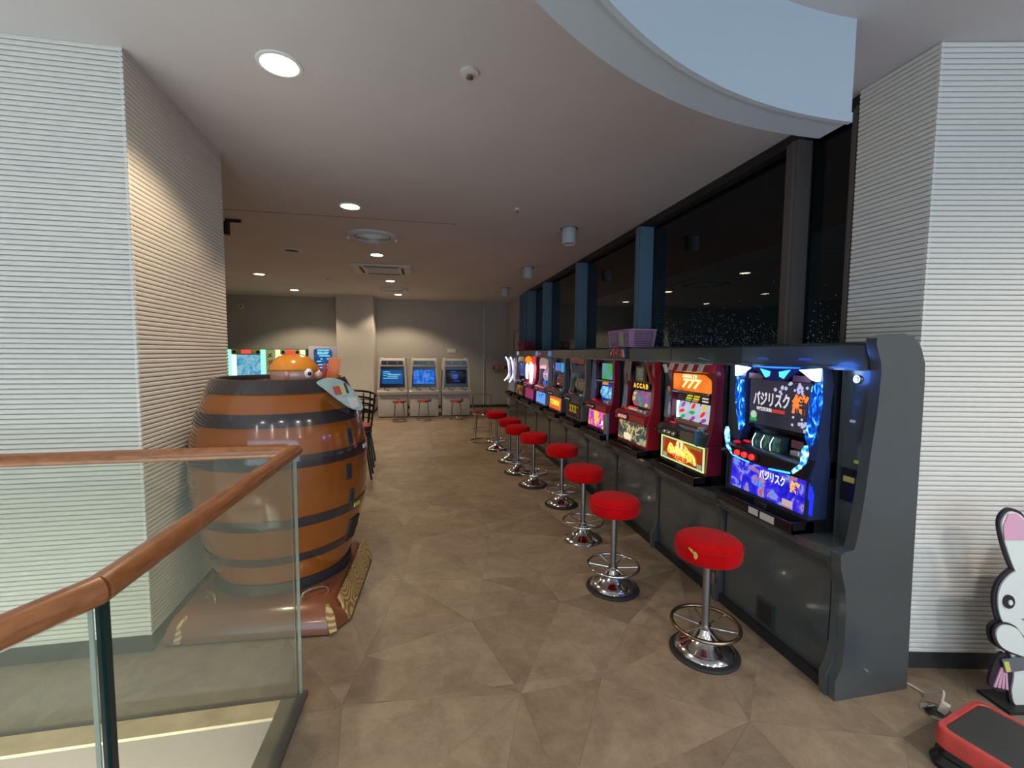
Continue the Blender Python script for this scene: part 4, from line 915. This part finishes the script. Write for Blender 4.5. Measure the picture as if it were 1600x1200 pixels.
# --- 7 lilac with a blue square panel
t, pan, dk = slot(6, 'seventh slot machine, pale lilac with a glowing light blue square belly panel', frame=pbr('frame_lilac', (.34, .30, .36), .35), deck=pbr('deck_rose', (.40, .12, .18), .3), lower=emi('belly_skyblue', (.12, .38, .95), 1.1), reel=art('reel7', [(.3, .15, .5), (.55, .4, .8), (.85, .7, .95)], 10, .8, 'bands'), rw=.24, reels=(.42, .58))
panel(t, 'pastel_crest', smooth2([(-.2, .62), (-.1, .60), (.0, .61), (.12, .60), (.2, .65), (.15, .74), (0, .765), (-.15, .75)], 5), .02, art('pastel', [(.5, .2, .4), (.35, .45, .25), (.6, .3, .5), (.45, .45, .5)], 7, .7, 'noise'), .03)
obj('blue_dome', MB().sphere((.0, .02, .385), .045, 16, 10, sy=.5), emi('dome_blue', (.03, .2, .8), .9), t)
for x in (-.07, .05): panel(pan, 'dash', rect(x, x+.02, .175, .215), -.048, M_BLACK, .004)
panel(pan, 'corner_mark', [(.12, .215), (.17, .215), (.16, .232), (.12, .23)], -.048, M_BLACK, .004)

# --- 8 magenta with white flame
t, pan, dk = slot(7, 'eighth slot machine, magenta with a white flame-shaped light and an orange lamp on top', frame=pbr('frame_magenta', (.42, .02, .10), .25), deck=pbr('deck_magenta', (.30, .02, .10), .25), lower=art('belly8', [(.30, .02, .10), (.45, .05, .18), (.15, .1, .5)], 5, .8, 'noise'), reel=None, w=.60)
panel(t, 'flame_light', smooth2([(-.05, .33), (.02, .40), (.06, .33), (.10, .45), (.14, .60), (.08, .66), (.05, .62), (.0, .69), (-.02, .63), (-.07, .64), (-.06, .5), (-.02, .42)], 4), .0, emi('flame_white', (1, .66, .60), 3.4), .03)
panel(t, 'crescent_light', smooth2([(-.22, .42), (-.14, .40), (-.17, .50), (-.15, .60), (-.2, .66), (-.25, .56)], 4), -.02, emi('crescent_white', (1, .7, .75), 3), .03)
obj('orange_lamp', MB().sphere((-.2, -.01, .72), .055, 18, 10, sz=1.2), emi('lamp_orange', (1, .12, .01), 3), t)
obj('backdrop', MB().box(-.27, .28, .04, .058, .33, .77), pbr('back_magenta', (.28, .015, .06), .3), t)
light('magenta_machine_glow', 'POINT', (1.58, 7.25, 1.25), .7, (1, .35, .45), shadow_soft_size=.05)

# --- 9 bronze and blue
t, pan, dk = slot(8, 'ninth slot machine, bronze frame with a dim blue screen', frame=pbr('frame_bronze', (.20, .12, .07), .3, .5), deck=M_BLACK, lower=art('belly9', [(.05, .02, .01), (.5, .2, .05), (.9, .5, .1)], 9, .7, 'noise', stops=[.45, .55, .7]), reel=None)
panel(t, 'blue_screen', rect(-.15, .15, .42, .66), .03, art('screen9', [(.03, .05, .15), (.08, .12, .35), (.02, .05, .6)], 5, .8, 'noise'), .03)
panel(t, 'gold_arch', smooth2([(-.25, .66), (-.15, .70), (.0, .68), (.15, .70), (.25, .66), (.2, .76), (0, .775), (-.2, .76)], 4), .01, art('arch9', [(.15, .06, .02), (.35, .2, .05), (.5, .45, .1)], 12, .6, 'noise'), .03)
# --- 10 white-silver
t, pan, dk = slot(9, 'farthest slot machine, edged with curved white and violet light tubes', frame=pbr('frame_white', (.5, .5, .56), .2, .3), deck=M_SILVER, lower=art('belly10', [(.05, .05, .05), (.3, .3, .32), (.1, .05, .02)], 9, .5, 'noise'), reel=None)
WL = emi('tube_white', (.65, .75, 1.0), 2.2)
for s_ in (-1, 1):
    obj('light_tube', MB().tube(smooth_path([(s_*.26, -.12, .76), (s_*.22, -.08, .66), (s_*.215, -.05, .45), (s_*.22, -.09, .34), (s_*.27, -.14, .27)], 6), .016, 8), WL, t)
    panel(t, 'silver_wing', [(s_*.29, .74), (s_*.19, .60), (s_*.19, .36), (s_*.28, .26)][::s_], -.03, art('wing10', [(.25, .25, .3), (.6, .6, .75), (.7, .5, .8), (.8, .9, .9)], 9, .8, 'noise'), .03)
panel(t, 'violet_screen', rect(-.16, .16, .40, .68), .03, art('screen10', [(.1, .08, .2), (.35, .2, .5), (.5, .5, .6)], 6, .8, 'noise'), .03)

# ================================================================ BASKETS on the cabinets
def basket(x, y, z, lx, ly, h, mat, label, n=9, tag=False):
    t = thing('plastic_basket', label, 'basket', (x, y, z), 0)
    tp = 1.10
    def ringpts(s, zz, r=.03):
        P = []
        for cx_, cy_, a0 in ((lx/2*s-r, ly/2*s-r, 0), (-lx/2*s+r, ly/2*s-r, 1), (-lx/2*s+r, -ly/2*s+r, 2), (lx/2*s-r, -ly/2*s+r, 3)):
            for k in range(5):
                a = (a0+k/4)*PI/2; P.append((cx_+r*math.cos(a), cy_+r*math.sin(a), zz))
        return P
    obj('rim', MB().tube(ringpts(tp, h-.006), .007, 6, True), mat, t)
    obj('base', MB().prism([p[:2] for p in ringpts(1, 0)], 0, .006), mat, t)
    m = MB()
    for k in range(1, n): m.tube(ringpts(lerp(1, tp, k/n), h*k/n), .0019, 4, True)
    b0, b1 = ringpts(1, .004), ringpts(tp, h-.006)
    for sd in range(4):
        i0 = sd*5+4; i1 = (sd*5+5) % 20; cnt = int((lx if sd in (0, 2) else ly)/.021)
        for k in range(cnt+1):
            f = k/cnt
            m.cyl([lerp(b0[i0][q], b0[i1][q], f) for q in range(3)], [lerp(b1[i0][q], b1[i1][q], f) for q in range(3)], .0019, 4)
    for sd in range(4):
        for q in range(5): m.cyl(b0[sd*5+q], b1[sd*5+q], .004, 4)
    obj('lattice', m, mat, t, kind='stuff')
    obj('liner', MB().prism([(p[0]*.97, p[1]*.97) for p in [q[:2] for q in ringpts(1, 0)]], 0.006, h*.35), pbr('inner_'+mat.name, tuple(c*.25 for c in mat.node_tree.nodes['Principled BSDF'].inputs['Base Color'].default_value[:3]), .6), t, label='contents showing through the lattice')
    if tag: obj('paper_tag', MB().box(-lx/2-.012, -lx/2-.009, -.12, -.02, .02, h-.01), pbr('paper_tag', (.38, .40, .36), .7), t, rot=(0, -.08, 0), label='grey-white paper tag')
    return t
basket(1.99, 4.02, 1.566, .24, .48, .165, pbr('basket_pink', (.50, .27, .46), .45), 'pink lattice plastic basket with a paper tag on top of the cabinets', 8, True)
basket(1.99, 8.45, 1.566, .24, .42, .165, pbr('basket_crimson', (.30, .03, .08), .45), 'crimson lattice plastic basket on the far end of the cabinets', 7)

# ================================================================ ARCADE CABINETS at the back wall
def arcade(x, label, screen, sname, lines=None):
    t = thing('arcade_cabinet', label, 'arcade cabinet', (x, 10.42, 0), 0, 'white upright video arcade cabinets')
    w = .335
    obj('lower_body', MB().box(-w+.01, w-.01, .03, .75, .02, .56, b=.012), M_CABW, t)
    dr = obj('front_door', MB().box(-w+.05, w-.05, .022, .034, .06, .50, b=.004), M_CABW, t)
    obj('door_joint', MB().box(.10, .104, .018, .022, .07, .49), M_GREYD, dr); obj('coin_mouth', MB().box(.12, .16, .012, .022, .36, .42), M_GREYD, dr); obj('lock', MB().sphere((-.02, .02, .44), .012, 8, 6), M_CHROME, dr)
    obj('kick_plate', MB().box(-w+.02, w-.02, .05, .74, 0, .022), M_BLACKM, t)
    cp = obj('control_panel', MB().prism([(-.06, .54), (-.08, .60), (.06, .675), (.2, .68), (.2, .54)], -w, w, 'x'), M_CABW, t)
    for sx in (-.17, .14):
        obj('joystick', MB().cyl((sx, -.02, .63), (sx, -.02, .67), .004, 6).sphere((sx, -.02, .68), .014, 10, 6), M_GREYD, cp)
        for k in range(6): obj('button', MB().lathe([(.0001, .008), (.011, .008), (.013, 0), (.0001, 0)], 10, Matrix.Translation((sx+.04+(k % 3)*.028, -.03+(k//3)*.03, .625+(k//3)*.016)) @ Matrix.Rotation(.45, 4, 'X')), pbr('btn_olive', (.16, .14, .05), .4), cp)
    obj('monitor_hood', MB().prism([(.02, .67), (.05, 1.2), (.08, 1.33), (.10, 1.355), (.62, 1.355), (.72, 1.2), (.72, .56), (.2, .56)], -w+.06, w-.06, 'x'), M_CABW, t)
    for sg in (-1, 1):
        m = MB(); prf = [(-.0, .67), (.03, 1.19), (.05, 1.30), (.09, 1.365), (.60, 1.37), (.74, 1.2), (.74, .60), (.1, .62)]
        vs = []
        for (yy, zz) in prf:
            f = max(0, min(1, (zz-.62)/.74)); xo = lerp(w-.005, w-.055, f**2.2)
            vs += [(sg*xo, yy, zz), (sg*(xo-.045), yy, zz)]
        k = len(prf); fs = [tuple(range(0, 2*k, 2)), tuple(range(1, 2*k, 2))[::-1]]+[(2*i_, 2*((i_+1) % k), 2*((i_+1) % k)+1, 2*i_+1) for i_ in range(k)]
        obj('side_panel', m.add(vs, fs), M_CABW, t)
    bz = obj('bezel', MB().prism([(-.285, .69), (.285, .69), (.265, 1.175), (-.265, 1.175)], .0, .035, 'y', Matrix.Rotation(-.03, 4, 'X')), M_BLACK, t)
    s = obj('screen', MB().box(-.235, .235, -.006, .002, .78, 1.10, b=.012), screen, t)
    obj('crossbar', MB().box(-.26, .26, .0, .08, 1.18, 1.205, b=.004), M_CABW, t)
    hd_ = obj('marquee', MB().box(-.235, .235, .03, .08, 1.215, 1.30), pbr('marquee_dark', (.03, .035, .04), .2), t)
    for xx_ in (-.11, .11): obj('marquee_bar', MB().box(xx_-.004, xx_+.004, .02, .032, 1.21, 1.30), M_CABW, hd_)
    obj('roof_bar', MB().box(-.23, .23, .05, .09, 1.30, 1.32, b=.004), M_CABW, t)
    if lines:
        for (x0, x1, z, c) in lines: obj('screen_text', MB().box(x0, x1, -.008, -.005, z-.006, z+.006), c, s)
    return t, s
CY_ = emi('text_cyan', (.25, .75, 1), 1.2)
L1 = [(-.20, -.05, 1.06, CY_), (-.20, -.03, 1.02, CY_), (-.10, .18, .995, CY_), (-.2, -.12, .975, CY_), (-.11, .12, .955, CY_), (-.2, .12, .91, CY_), (-.2, .03, .835, emi('text_dim', (.05, .25, .4), .5))]
arcade(-.69, 'left white arcade cabinet, blue screen with lines of text', emi('screen_blue', (.004, .085, .30), .9), 'a', L1)
arcade(.02, 'middle white arcade cabinet, screen with a bright blue landscape', art('screen_sea', [(.01, .10, .65), (.02, .22, .85), (.12, .25, .5), (.25, .2, .2)], 9, 1.1, 'noise', 1, stops=[.4, .5, .6, .68]), 'b')
L3 = [(-.13, .0, 1.06, emi('b3', (.02, .1, .7), 1.2)), (.03, .15, 1.05, emi('b3d', (.01, .05, .2), .8)), (-.1, .04, .98, emi('b3', (.02, .1, .7), 1.2)), (-.06, .03, .955, emi('b3', 0, 0)), (-.12, .03, .93, emi('b3', 0, 0)), (-.08, .03, .90, emi('b3', 0, 0)), (-.05, .08, .84, emi('b3', 0, 0))]
arcade(.76, 'right white arcade cabinet, mostly black screen with a small blue display', emi('screen_black', (.002, .004, .012), 1), 'c', L3)

# ================================================================ PRIZE MACHINES behind the barrel
def prize(x0, x1, label, body, side, scr, y=11.3):
    w = x1-x0
    t = thing('prize_machine', label, 'arcade game', ((x0+x1)/2, y, 0), 0)
    h = w/2
    obj('lower_body', MB().box(-h, h, .0, .62, 0, .80, b=.01), body, t)
    obj('backbox', MB().box(-h, h, .12, .62, .80, 1.56), body, t)
    for sg in (-1, 1): obj('light_column', MB().box(sg*(h-.06)-.05, sg*(h-.06)+.05, .02, .12, .80, 1.54, b=.01), side, t)
    obj('inner_light', MB().box(-h+.12, -h+.20, .08, .118, .82, 1.42), emi('tube_blue_white', (.75, .85, 1), 2.4), t)
    obj('display', MB().box(-h+.20, h-.12, .10, .119, .82, 1.42), scr, t)
    tp = obj('top_sign', MB().box(-h+.11, h-.11, .05, .12, 1.43, 1.545, b=.006), pbr('sign_khaki', (.30, .30, .14), .5), t)
    obj('counter_display', MB().box(-.10, .10, .042, .052, 1.445, 1.53), emi('led_red', (1, .06, .06), 1.5), tp)
    for sx in (-1, 1): obj('speaker', MB().lathe([(.0001, .006), (.035, .006), (.04, 0), (.0001, 0)], 14, Matrix.Translation((sx*(h-.17), .05, 1.485)) @ Matrix.Rotation(PI/2, 4, 'X')), M_BLACKM, tp)
    return t
AQ = art('aquarium_print', [(.02, .25, .55), (.10, .45, .70), (.35, .65, .75), (.30, .40, .50)], 6, 1.0, 'noise', 1.2)
t = prize(-4.47, -3.62, 'green-edged prize machine with aqua display, leftmost behind the barrel', pbr('machine_green', (.02, .16, .09), .35), emi('column_green', (.30, .95, .65), 1.6), AQ)
sg = obj('name_board', MB().box(.43, .60, .02, .12, .80, 1.54), emi('board_pale', (.35, .45, .20), .6), t)
for k, ch in enumerate('メダル'): txt('name_text', ch, .13, M_BLACK if k != 1 else pbr('ink_red', (.4, .03, .03), .5), sg, (.515, .017, 1.40-k*.17), (PI/2, 0, 0), bold=.004)
prize(-3.42, -2.76, 'yellow-columned prize machine partly hidden by the cartoon head', pbr('machine_green', (.02, .16, .09), .35), emi('column_yellow', (1, .85, .45), 1.5), AQ)
t = thing('video_machine', 'tall white cabinet with a blue lit poster screen beside the pillar', 'arcade game', (-2.38, 11.3, 0))
obj('lower_body', MB().box(-.32, .32, 0, .6, 0, .75, b=.01), M_CABW, t); obj('screen_frame', MB().box(-.32, .32, .12, .5, .75, 1.63, b=.01), pbr('frame_lilac_white', (.40, .40, .48), .4), t)
s = obj('screen', MB().prism([(-.20, .80), (.20, .80), (.20, 1.54), (.14, 1.575), (-.14, 1.575), (-.20, 1.54)], .105, .12, 'y'), art('screen_poster', [(.01, .06, .22), (.02, .10, .32), (.05, .25, .5)], 6, .9, 'noise'), t)
for (a, b, z) in ((-.12, .15, 1.54), (-.12, .0, 1.49), (.02, .14, 1.49), (-.12, .12, 1.45), (-.08, .16, 1.40), (-.05, .0, 1.33), (.09, .14, 1.33), (-.13, -.04, 1.27), (-.1, .12, 1.19), (-.15, .10, 1.12)):
    obj('screen_text', MB().box(a, b, .101, .106, z-.012, z+.012), CY_, s)

# ================================================================ STACKED CHAIRS
M_RAT = pbr('black_cane', (.012, .010, .012), .35)
base = None
for k in range(4):
    dz = .075*k; lab = ['bottom', 'second', 'third', 'top'][k]+' black wire chair with pink seat in the stack behind the barrel'
    loc_ = (-.83+.012*k, 5.45-.02*k, dz)
    if base is None:
        t = base = thing('wire_chair', lab, 'chair', loc_, .35, 'stacked black wire chairs')
        obj('seat', MB().lathe([(.0001, .40), (.18, .40), (.195, .415), (.18, .435), (.0001, .44)], 24), pbr('seat_pink', (.48, .10, .08), .5), t)
        obj('seat_ring', MB().ring(.20, .009, .41, 28, 6), M_RAT, t)
        for a in (45, 135, 225, 315):
            a = math.radians(a); obj('leg', MB().cyl((.18*math.cos(a), .18*math.sin(a), .41), (.25*math.cos(a), .25*math.sin(a), 0), .012, 8), M_RAT, t)
        bk = obj('back_hoop', MB().tube([(.245*math.cos(math.radians(a)), .245*math.sin(math.radians(a)), .78+.03*math.sin(math.radians(a))) for a in range(-30, 211, 12)], .013, 6), M_RAT, t)
        obj('middle_hoop', MB().tube([(.235*math.cos(math.radians(a)), .235*math.sin(math.radians(a)), .70) for a in range(-30, 211, 12)], .007, 6), M_RAT, t)
        for a in range(-30, 211, 24):
            ra = math.radians(a); obj('spindle', MB().cyl((.195*math.cos(ra), .195*math.sin(ra), .41), (.243*math.cos(ra), .243*math.sin(ra), .78), .008, 6), M_RAT, t)
    else: dup(base, loc_, .35+.05*k, lab)

# ================================================================ WALL DETAILS
t = thing('wall_pipe', 'thin white vertical pipe on the back wall', 'pipe', (1.64, 12.085, 0))
obj('pipe_run', MB().cyl((0, 0, .08), (0, 0, CH-.12), .012, 8), M_WPLAST, t)
for z in (.6, 1.4, 2.2): obj('clip', MB().box(-.018, .018, -.014, .014, z, z+.02), M_WPLAST, t)
t = thing('red_wall_sign', 'small red and white sign on the back wall beside the slot machines', 'sign', (2.08, 12.09, 1.06))
obj('plate', MB().box(-.20, .20, -.006, .006, -.01, .09), pbr('sign_face_red', (.38, .05, .04), .5), t)
txt('sign_text', '消火器', .085, M_WPLAST, t, (0, -.0075, .04), bold=.001)
txt('sign_text', '使用方法', .08, pbr('ink', (.12, .07, .06), .6), t, (0, .004, -.07), bold=.001)
t = thing('round_alarm', 'small pale yellow round alarm on the upper back wall', 'alarm', (-4.35, 11.99, 2.59))
obj('plate', MB().lathe([(.0001, .03), (.03, .03), (.07, .02), (.075, 0), (.0001, 0)], 24, Matrix.Rotation(PI/2, 4, 'X')), pbr('alarm_cream', (.60, .55, .28), .5), t)
obj('centre', MB().lathe([(.0001, .04), (.02, .04), (.022, .028), (.0001, .028)], 14, Matrix.Rotation(PI/2, 4, 'X')), M_GREYD, t)
t = thing('wall_notice', 'small white notice on the back wall above the right arcade cabinet', 'notice', (.76, 12.09, 1.56))
obj('sheet', MB().box(-.12, .12, -.004, .006, -.06, .05), M_WPLAST, t)
t = thing('wall_tube', 'thin grey conduit loop on the right wall near the far basket', 'pipe', (2.29, 10.8, 1.5))
obj('pipe_run', MB().tube([(0, .35, 0), (0, .35, .55), (0, -.45, .60), (0, -.45, 0)], .012, 6), pbr('conduit', (.12, .11, .10), .6), t)

# ================================================================ FLOOR OUTLET, CORD, PLATFORM, STANDEE
t = thing('floor_outlet', 'round metal floor outlet with an open flap, beside the cabinet end', 'outlet', (2.12, 1.375, 0))
obj('plate', MB().lathe([(.0001, 0), (.058, 0), (.058, .003), (.050, .005), (.0001, .004)], 32), M_STEEL, t)
obj('socket_recess', MB().lathe([(.0001, .0045), (.036, .0045), (.036, .006), (.0001, .006)], 24), M_GREYD, t)
obj('flap', MB().box(-.045, .0, -.004, .0, .0, .035, Matrix.Translation((.0, .03, .006)) @ Matrix.Rotation(.7, 4, 'X')), M_STEEL, t)
t = thing('power_cord', 'white power cord with plug running from cabinet to floor outlet', 'cord', (2.13, 1.37, 0))
obj('plug', MB().box(-.018, .018, -.014, .014, .006, .05, b=.005), M_WPLAST, t, rot=(.25, .2, .4))
obj('cable', MB().tube(smooth_path([(.005, .002, .05), (.02, .01, .085), (.03, .04, .06), (.04, .09, .012), (.04, .14, .006), (.025, .175, .006)], 6), .0045, 8), M_WPLAST, t)

pl = thing('step_platform', 'low black-topped game step with a scuffed red rim', 'platform', (2.06, .95, 0), .214)
def rr(w, h, r, n=5):
    P = []
    for cx_, cy_, a0 in ((w-r, h-r, 0), (-w+r, h-r, 1), (-w+r, -h+r, 2), (w-r, -h+r, 3)):
        for k in range(n+1):
            a = (a0+k/n)*PI/2; P.append((cx_+r*math.cos(a), cy_+r*math.sin(a)))
    return P
def loft(levels):
    vs = []; n = len(levels[0][0])
    for P, z in levels: vs += [(*p, z) for p in P]
    fs = [tuple(range(n))[::-1], tuple(range((len(levels)-1)*n, len(levels)*n))]
    for k in range(len(levels)-1): fs += [(k*n+i_, k*n+(i_+1) % n, (k+1)*n+(i_+1) % n, (k+1)*n+i_) for i_ in range(n)]
    return MB().add(vs, fs)
W2, H2 = .165, .30
obj('base', loft([(rr(W2+.008, H2+.008, .05), 0), (rr(W2+.012, H2+.012, .05), .02), (rr(W2-.004, H2-.004, .045), .045), (rr(W2, H2, .045), .055), (rr(W2-.012, H2-.012, .04), .075)]), M_BLACK, pl)
M_RIM = pbr('rim_red', (.48, .055, .045), .35, var=.15, vscale=20)
obj('rim', loft([(rr(W2-.006, H2-.006, .045), .075), (rr(W2, H2, .045), .08), (rr(W2, H2, .045), .135), (rr(W2-.006, H2-.006, .04), .144), (rr(W2-.022, H2-.022, .035), .146), (rr(W2-.026, H2-.026, .03), .138)]), M_RIM, pl)
obj('top_pad', loft([(rr(W2-.027, H2-.027, .03), .135), (rr(W2-.027, H2-.027, .03), .1425), (rr(W2-.032, H2-.032, .03), .144)]), pbr('pad_dark', (.035, .036, .034), .6, bump=.2, bscale=200), pl)
lb = obj('label', MB().box(-W2-.002, -W2+.001, -.10, .02, .09, .128), M_WPLAST, pl, label='white label with black lettering')
txt('label_text', '注意', .03, M_BLACK, lb, (-W2-.0025, -.04, .109), (PI/2, 0, -PI/2), bold=.0008)

rb = thing('rabbit_standee', 'cut-out board of a white cartoon rabbit with pink ear', 'standee', (2.56, 1.33, 0), math.radians(-10))
def L(p): return (p[0]-2.56, p[1])
def layer(name, pts, y, mat, k=5, th=.006, par=rb):
    return obj(name, MB().prism(smooth2([L(p) for p in pts], k), y-th, y, 'y'), mat, par)
M_INK = pbr('ink_black', (.02, .012, .02), .5); M_CARD = pbr('card_white_paint', (.62, .64, .58), .5); M_PINKC = pbr('card_pink', (.62, .32, .42), .5)
def grow(pts, d):
    cx_ = sum(p[0] for p in pts)/len(pts); cy_ = sum(p[1] for p in pts)/len(pts); out = []
    for p in pts:
        v = Vector((p[0]-cx_, p[1]-cy_)); v2 = v+v.normalized()*d; out.append((cx_+v2.x, cy_+v2.y))
    return out
ear = [(2.35, .80), (2.37, .855), (2.41, .86), (2.455, .82), (2.48, .70), (2.49, .60), (2.44, .59), (2.39, .68)]
head = [(2.36, .47), (2.37, .55), (2.43, .61), (2.55, .64), (2.68, .60), (2.74, .50), (2.72, .38), (2.62, .31), (2.46, .32), (2.39, .38)]
arm = [(2.35, .345), (2.38, .38), (2.44, .365), (2.50, .30), (2.62, .24), (2.60, .20), (2.48, .235), (2.38, .28)]
body = [(2.46, .15), (2.44, .26), (2.48, .33), (2.64, .33), (2.70, .2), (2.66, .02), (2.50, .0), (2.46, .06)]
ear2 = [(5.12-p[0]-.0, p[1]) for p in ear]
for P in (ear, ear2, head, arm, body): obj('backing', MB().prism(smooth2([L(p) for p in grow(P, .009)], 5), -.004, .007, 'y'), M_INK, rb)
for P in (ear, ear2): layer('ear', grow(P, -.004), -.004, M_CARD)
for s_ in (0, 1):
    P = [(2.356, .80), (2.373, .85), (2.408, .854), (2.448, .82), (2.47, .74), (2.366, .74)]
    if s_: P = [(5.12-p[0], p[1]) for p in P]
    obj('inner_ear', MB().prism([L(p) for p in P], -.014, -.010, 'y'), M_PINKC, rb)
layer('body', grow(body, -.004), -.004, M_CARD); layer('head', grow(head, -.004), -.006, M_CARD); obj('arm_outline', MB().prism(smooth2([L(p) for p in grow(arm, .006)], 5), -.018, -.012, 'y'), M_INK, rb)
layer('arm', grow(arm, -.004), -.018, M_CARD)
for ex in (2.405, 2.60):
    obj('eye', MB().prism([L(p) for p in ell(ex, .475, .024, .03, 24, .3)], -.018, -.012, 'y'), M_INK, rb)
    obj('eye_light', MB().prism([L(p) for p in ell(ex+.003, .473, .009, .012, 18, .3)], -.021, -.018, 'y'), M_CARD, rb)
layer('mouth', [(2.47, .40), (2.50, .385), (2.53, .40), (2.50, .392)], -.012, M_INK, 3, .004)
bk = obj('book', MB().prism([L(p) for p in ((2.39, .225), (2.66, .255), (2.66, .20), (2.41, .165))], -.022, -.018, 'y'), pbr('book_grey', (.12, .12, .13), .5), rb)
obj('clasp', MB().prism([L(p) for p in ((2.395, .215), (2.415, .218), (2.43, .175), (2.41, .172))], -.026, -.022, 'y'), pbr('clasp_yellow', (.55, .5, .12), .5), bk)
obj('backing', MB().prism(smooth2([L(p) for p in ((2.38, .23), (2.42, .24), (2.45, .14), (2.43, .075), (2.37, .09), (2.355, .13))], 4), -.012, .0, 'y'), M_INK, rb)
for k in range(4):
    x = 2.372+k*.018; obj('tassel', MB().prism([L(p) for p in ((2.398+k*.006, .185), (2.404+k*.006, .185), (x+.012, .095-.004*k), (x, .10-.004*k))], -.016, -.012, 'y'), M_PINKC, rb)
obj('support_foot', MB().box(-.15, .20, -.05, .08, 0, .012).prism([(.015, 0), (.08, 0), (.015, .35)], .02, .03, 'x'), M_BLACKM, rb)

for o in COL.objects:
    if o.type == 'EMPTY' and o.get('label') == '': print('empty label', o.name)
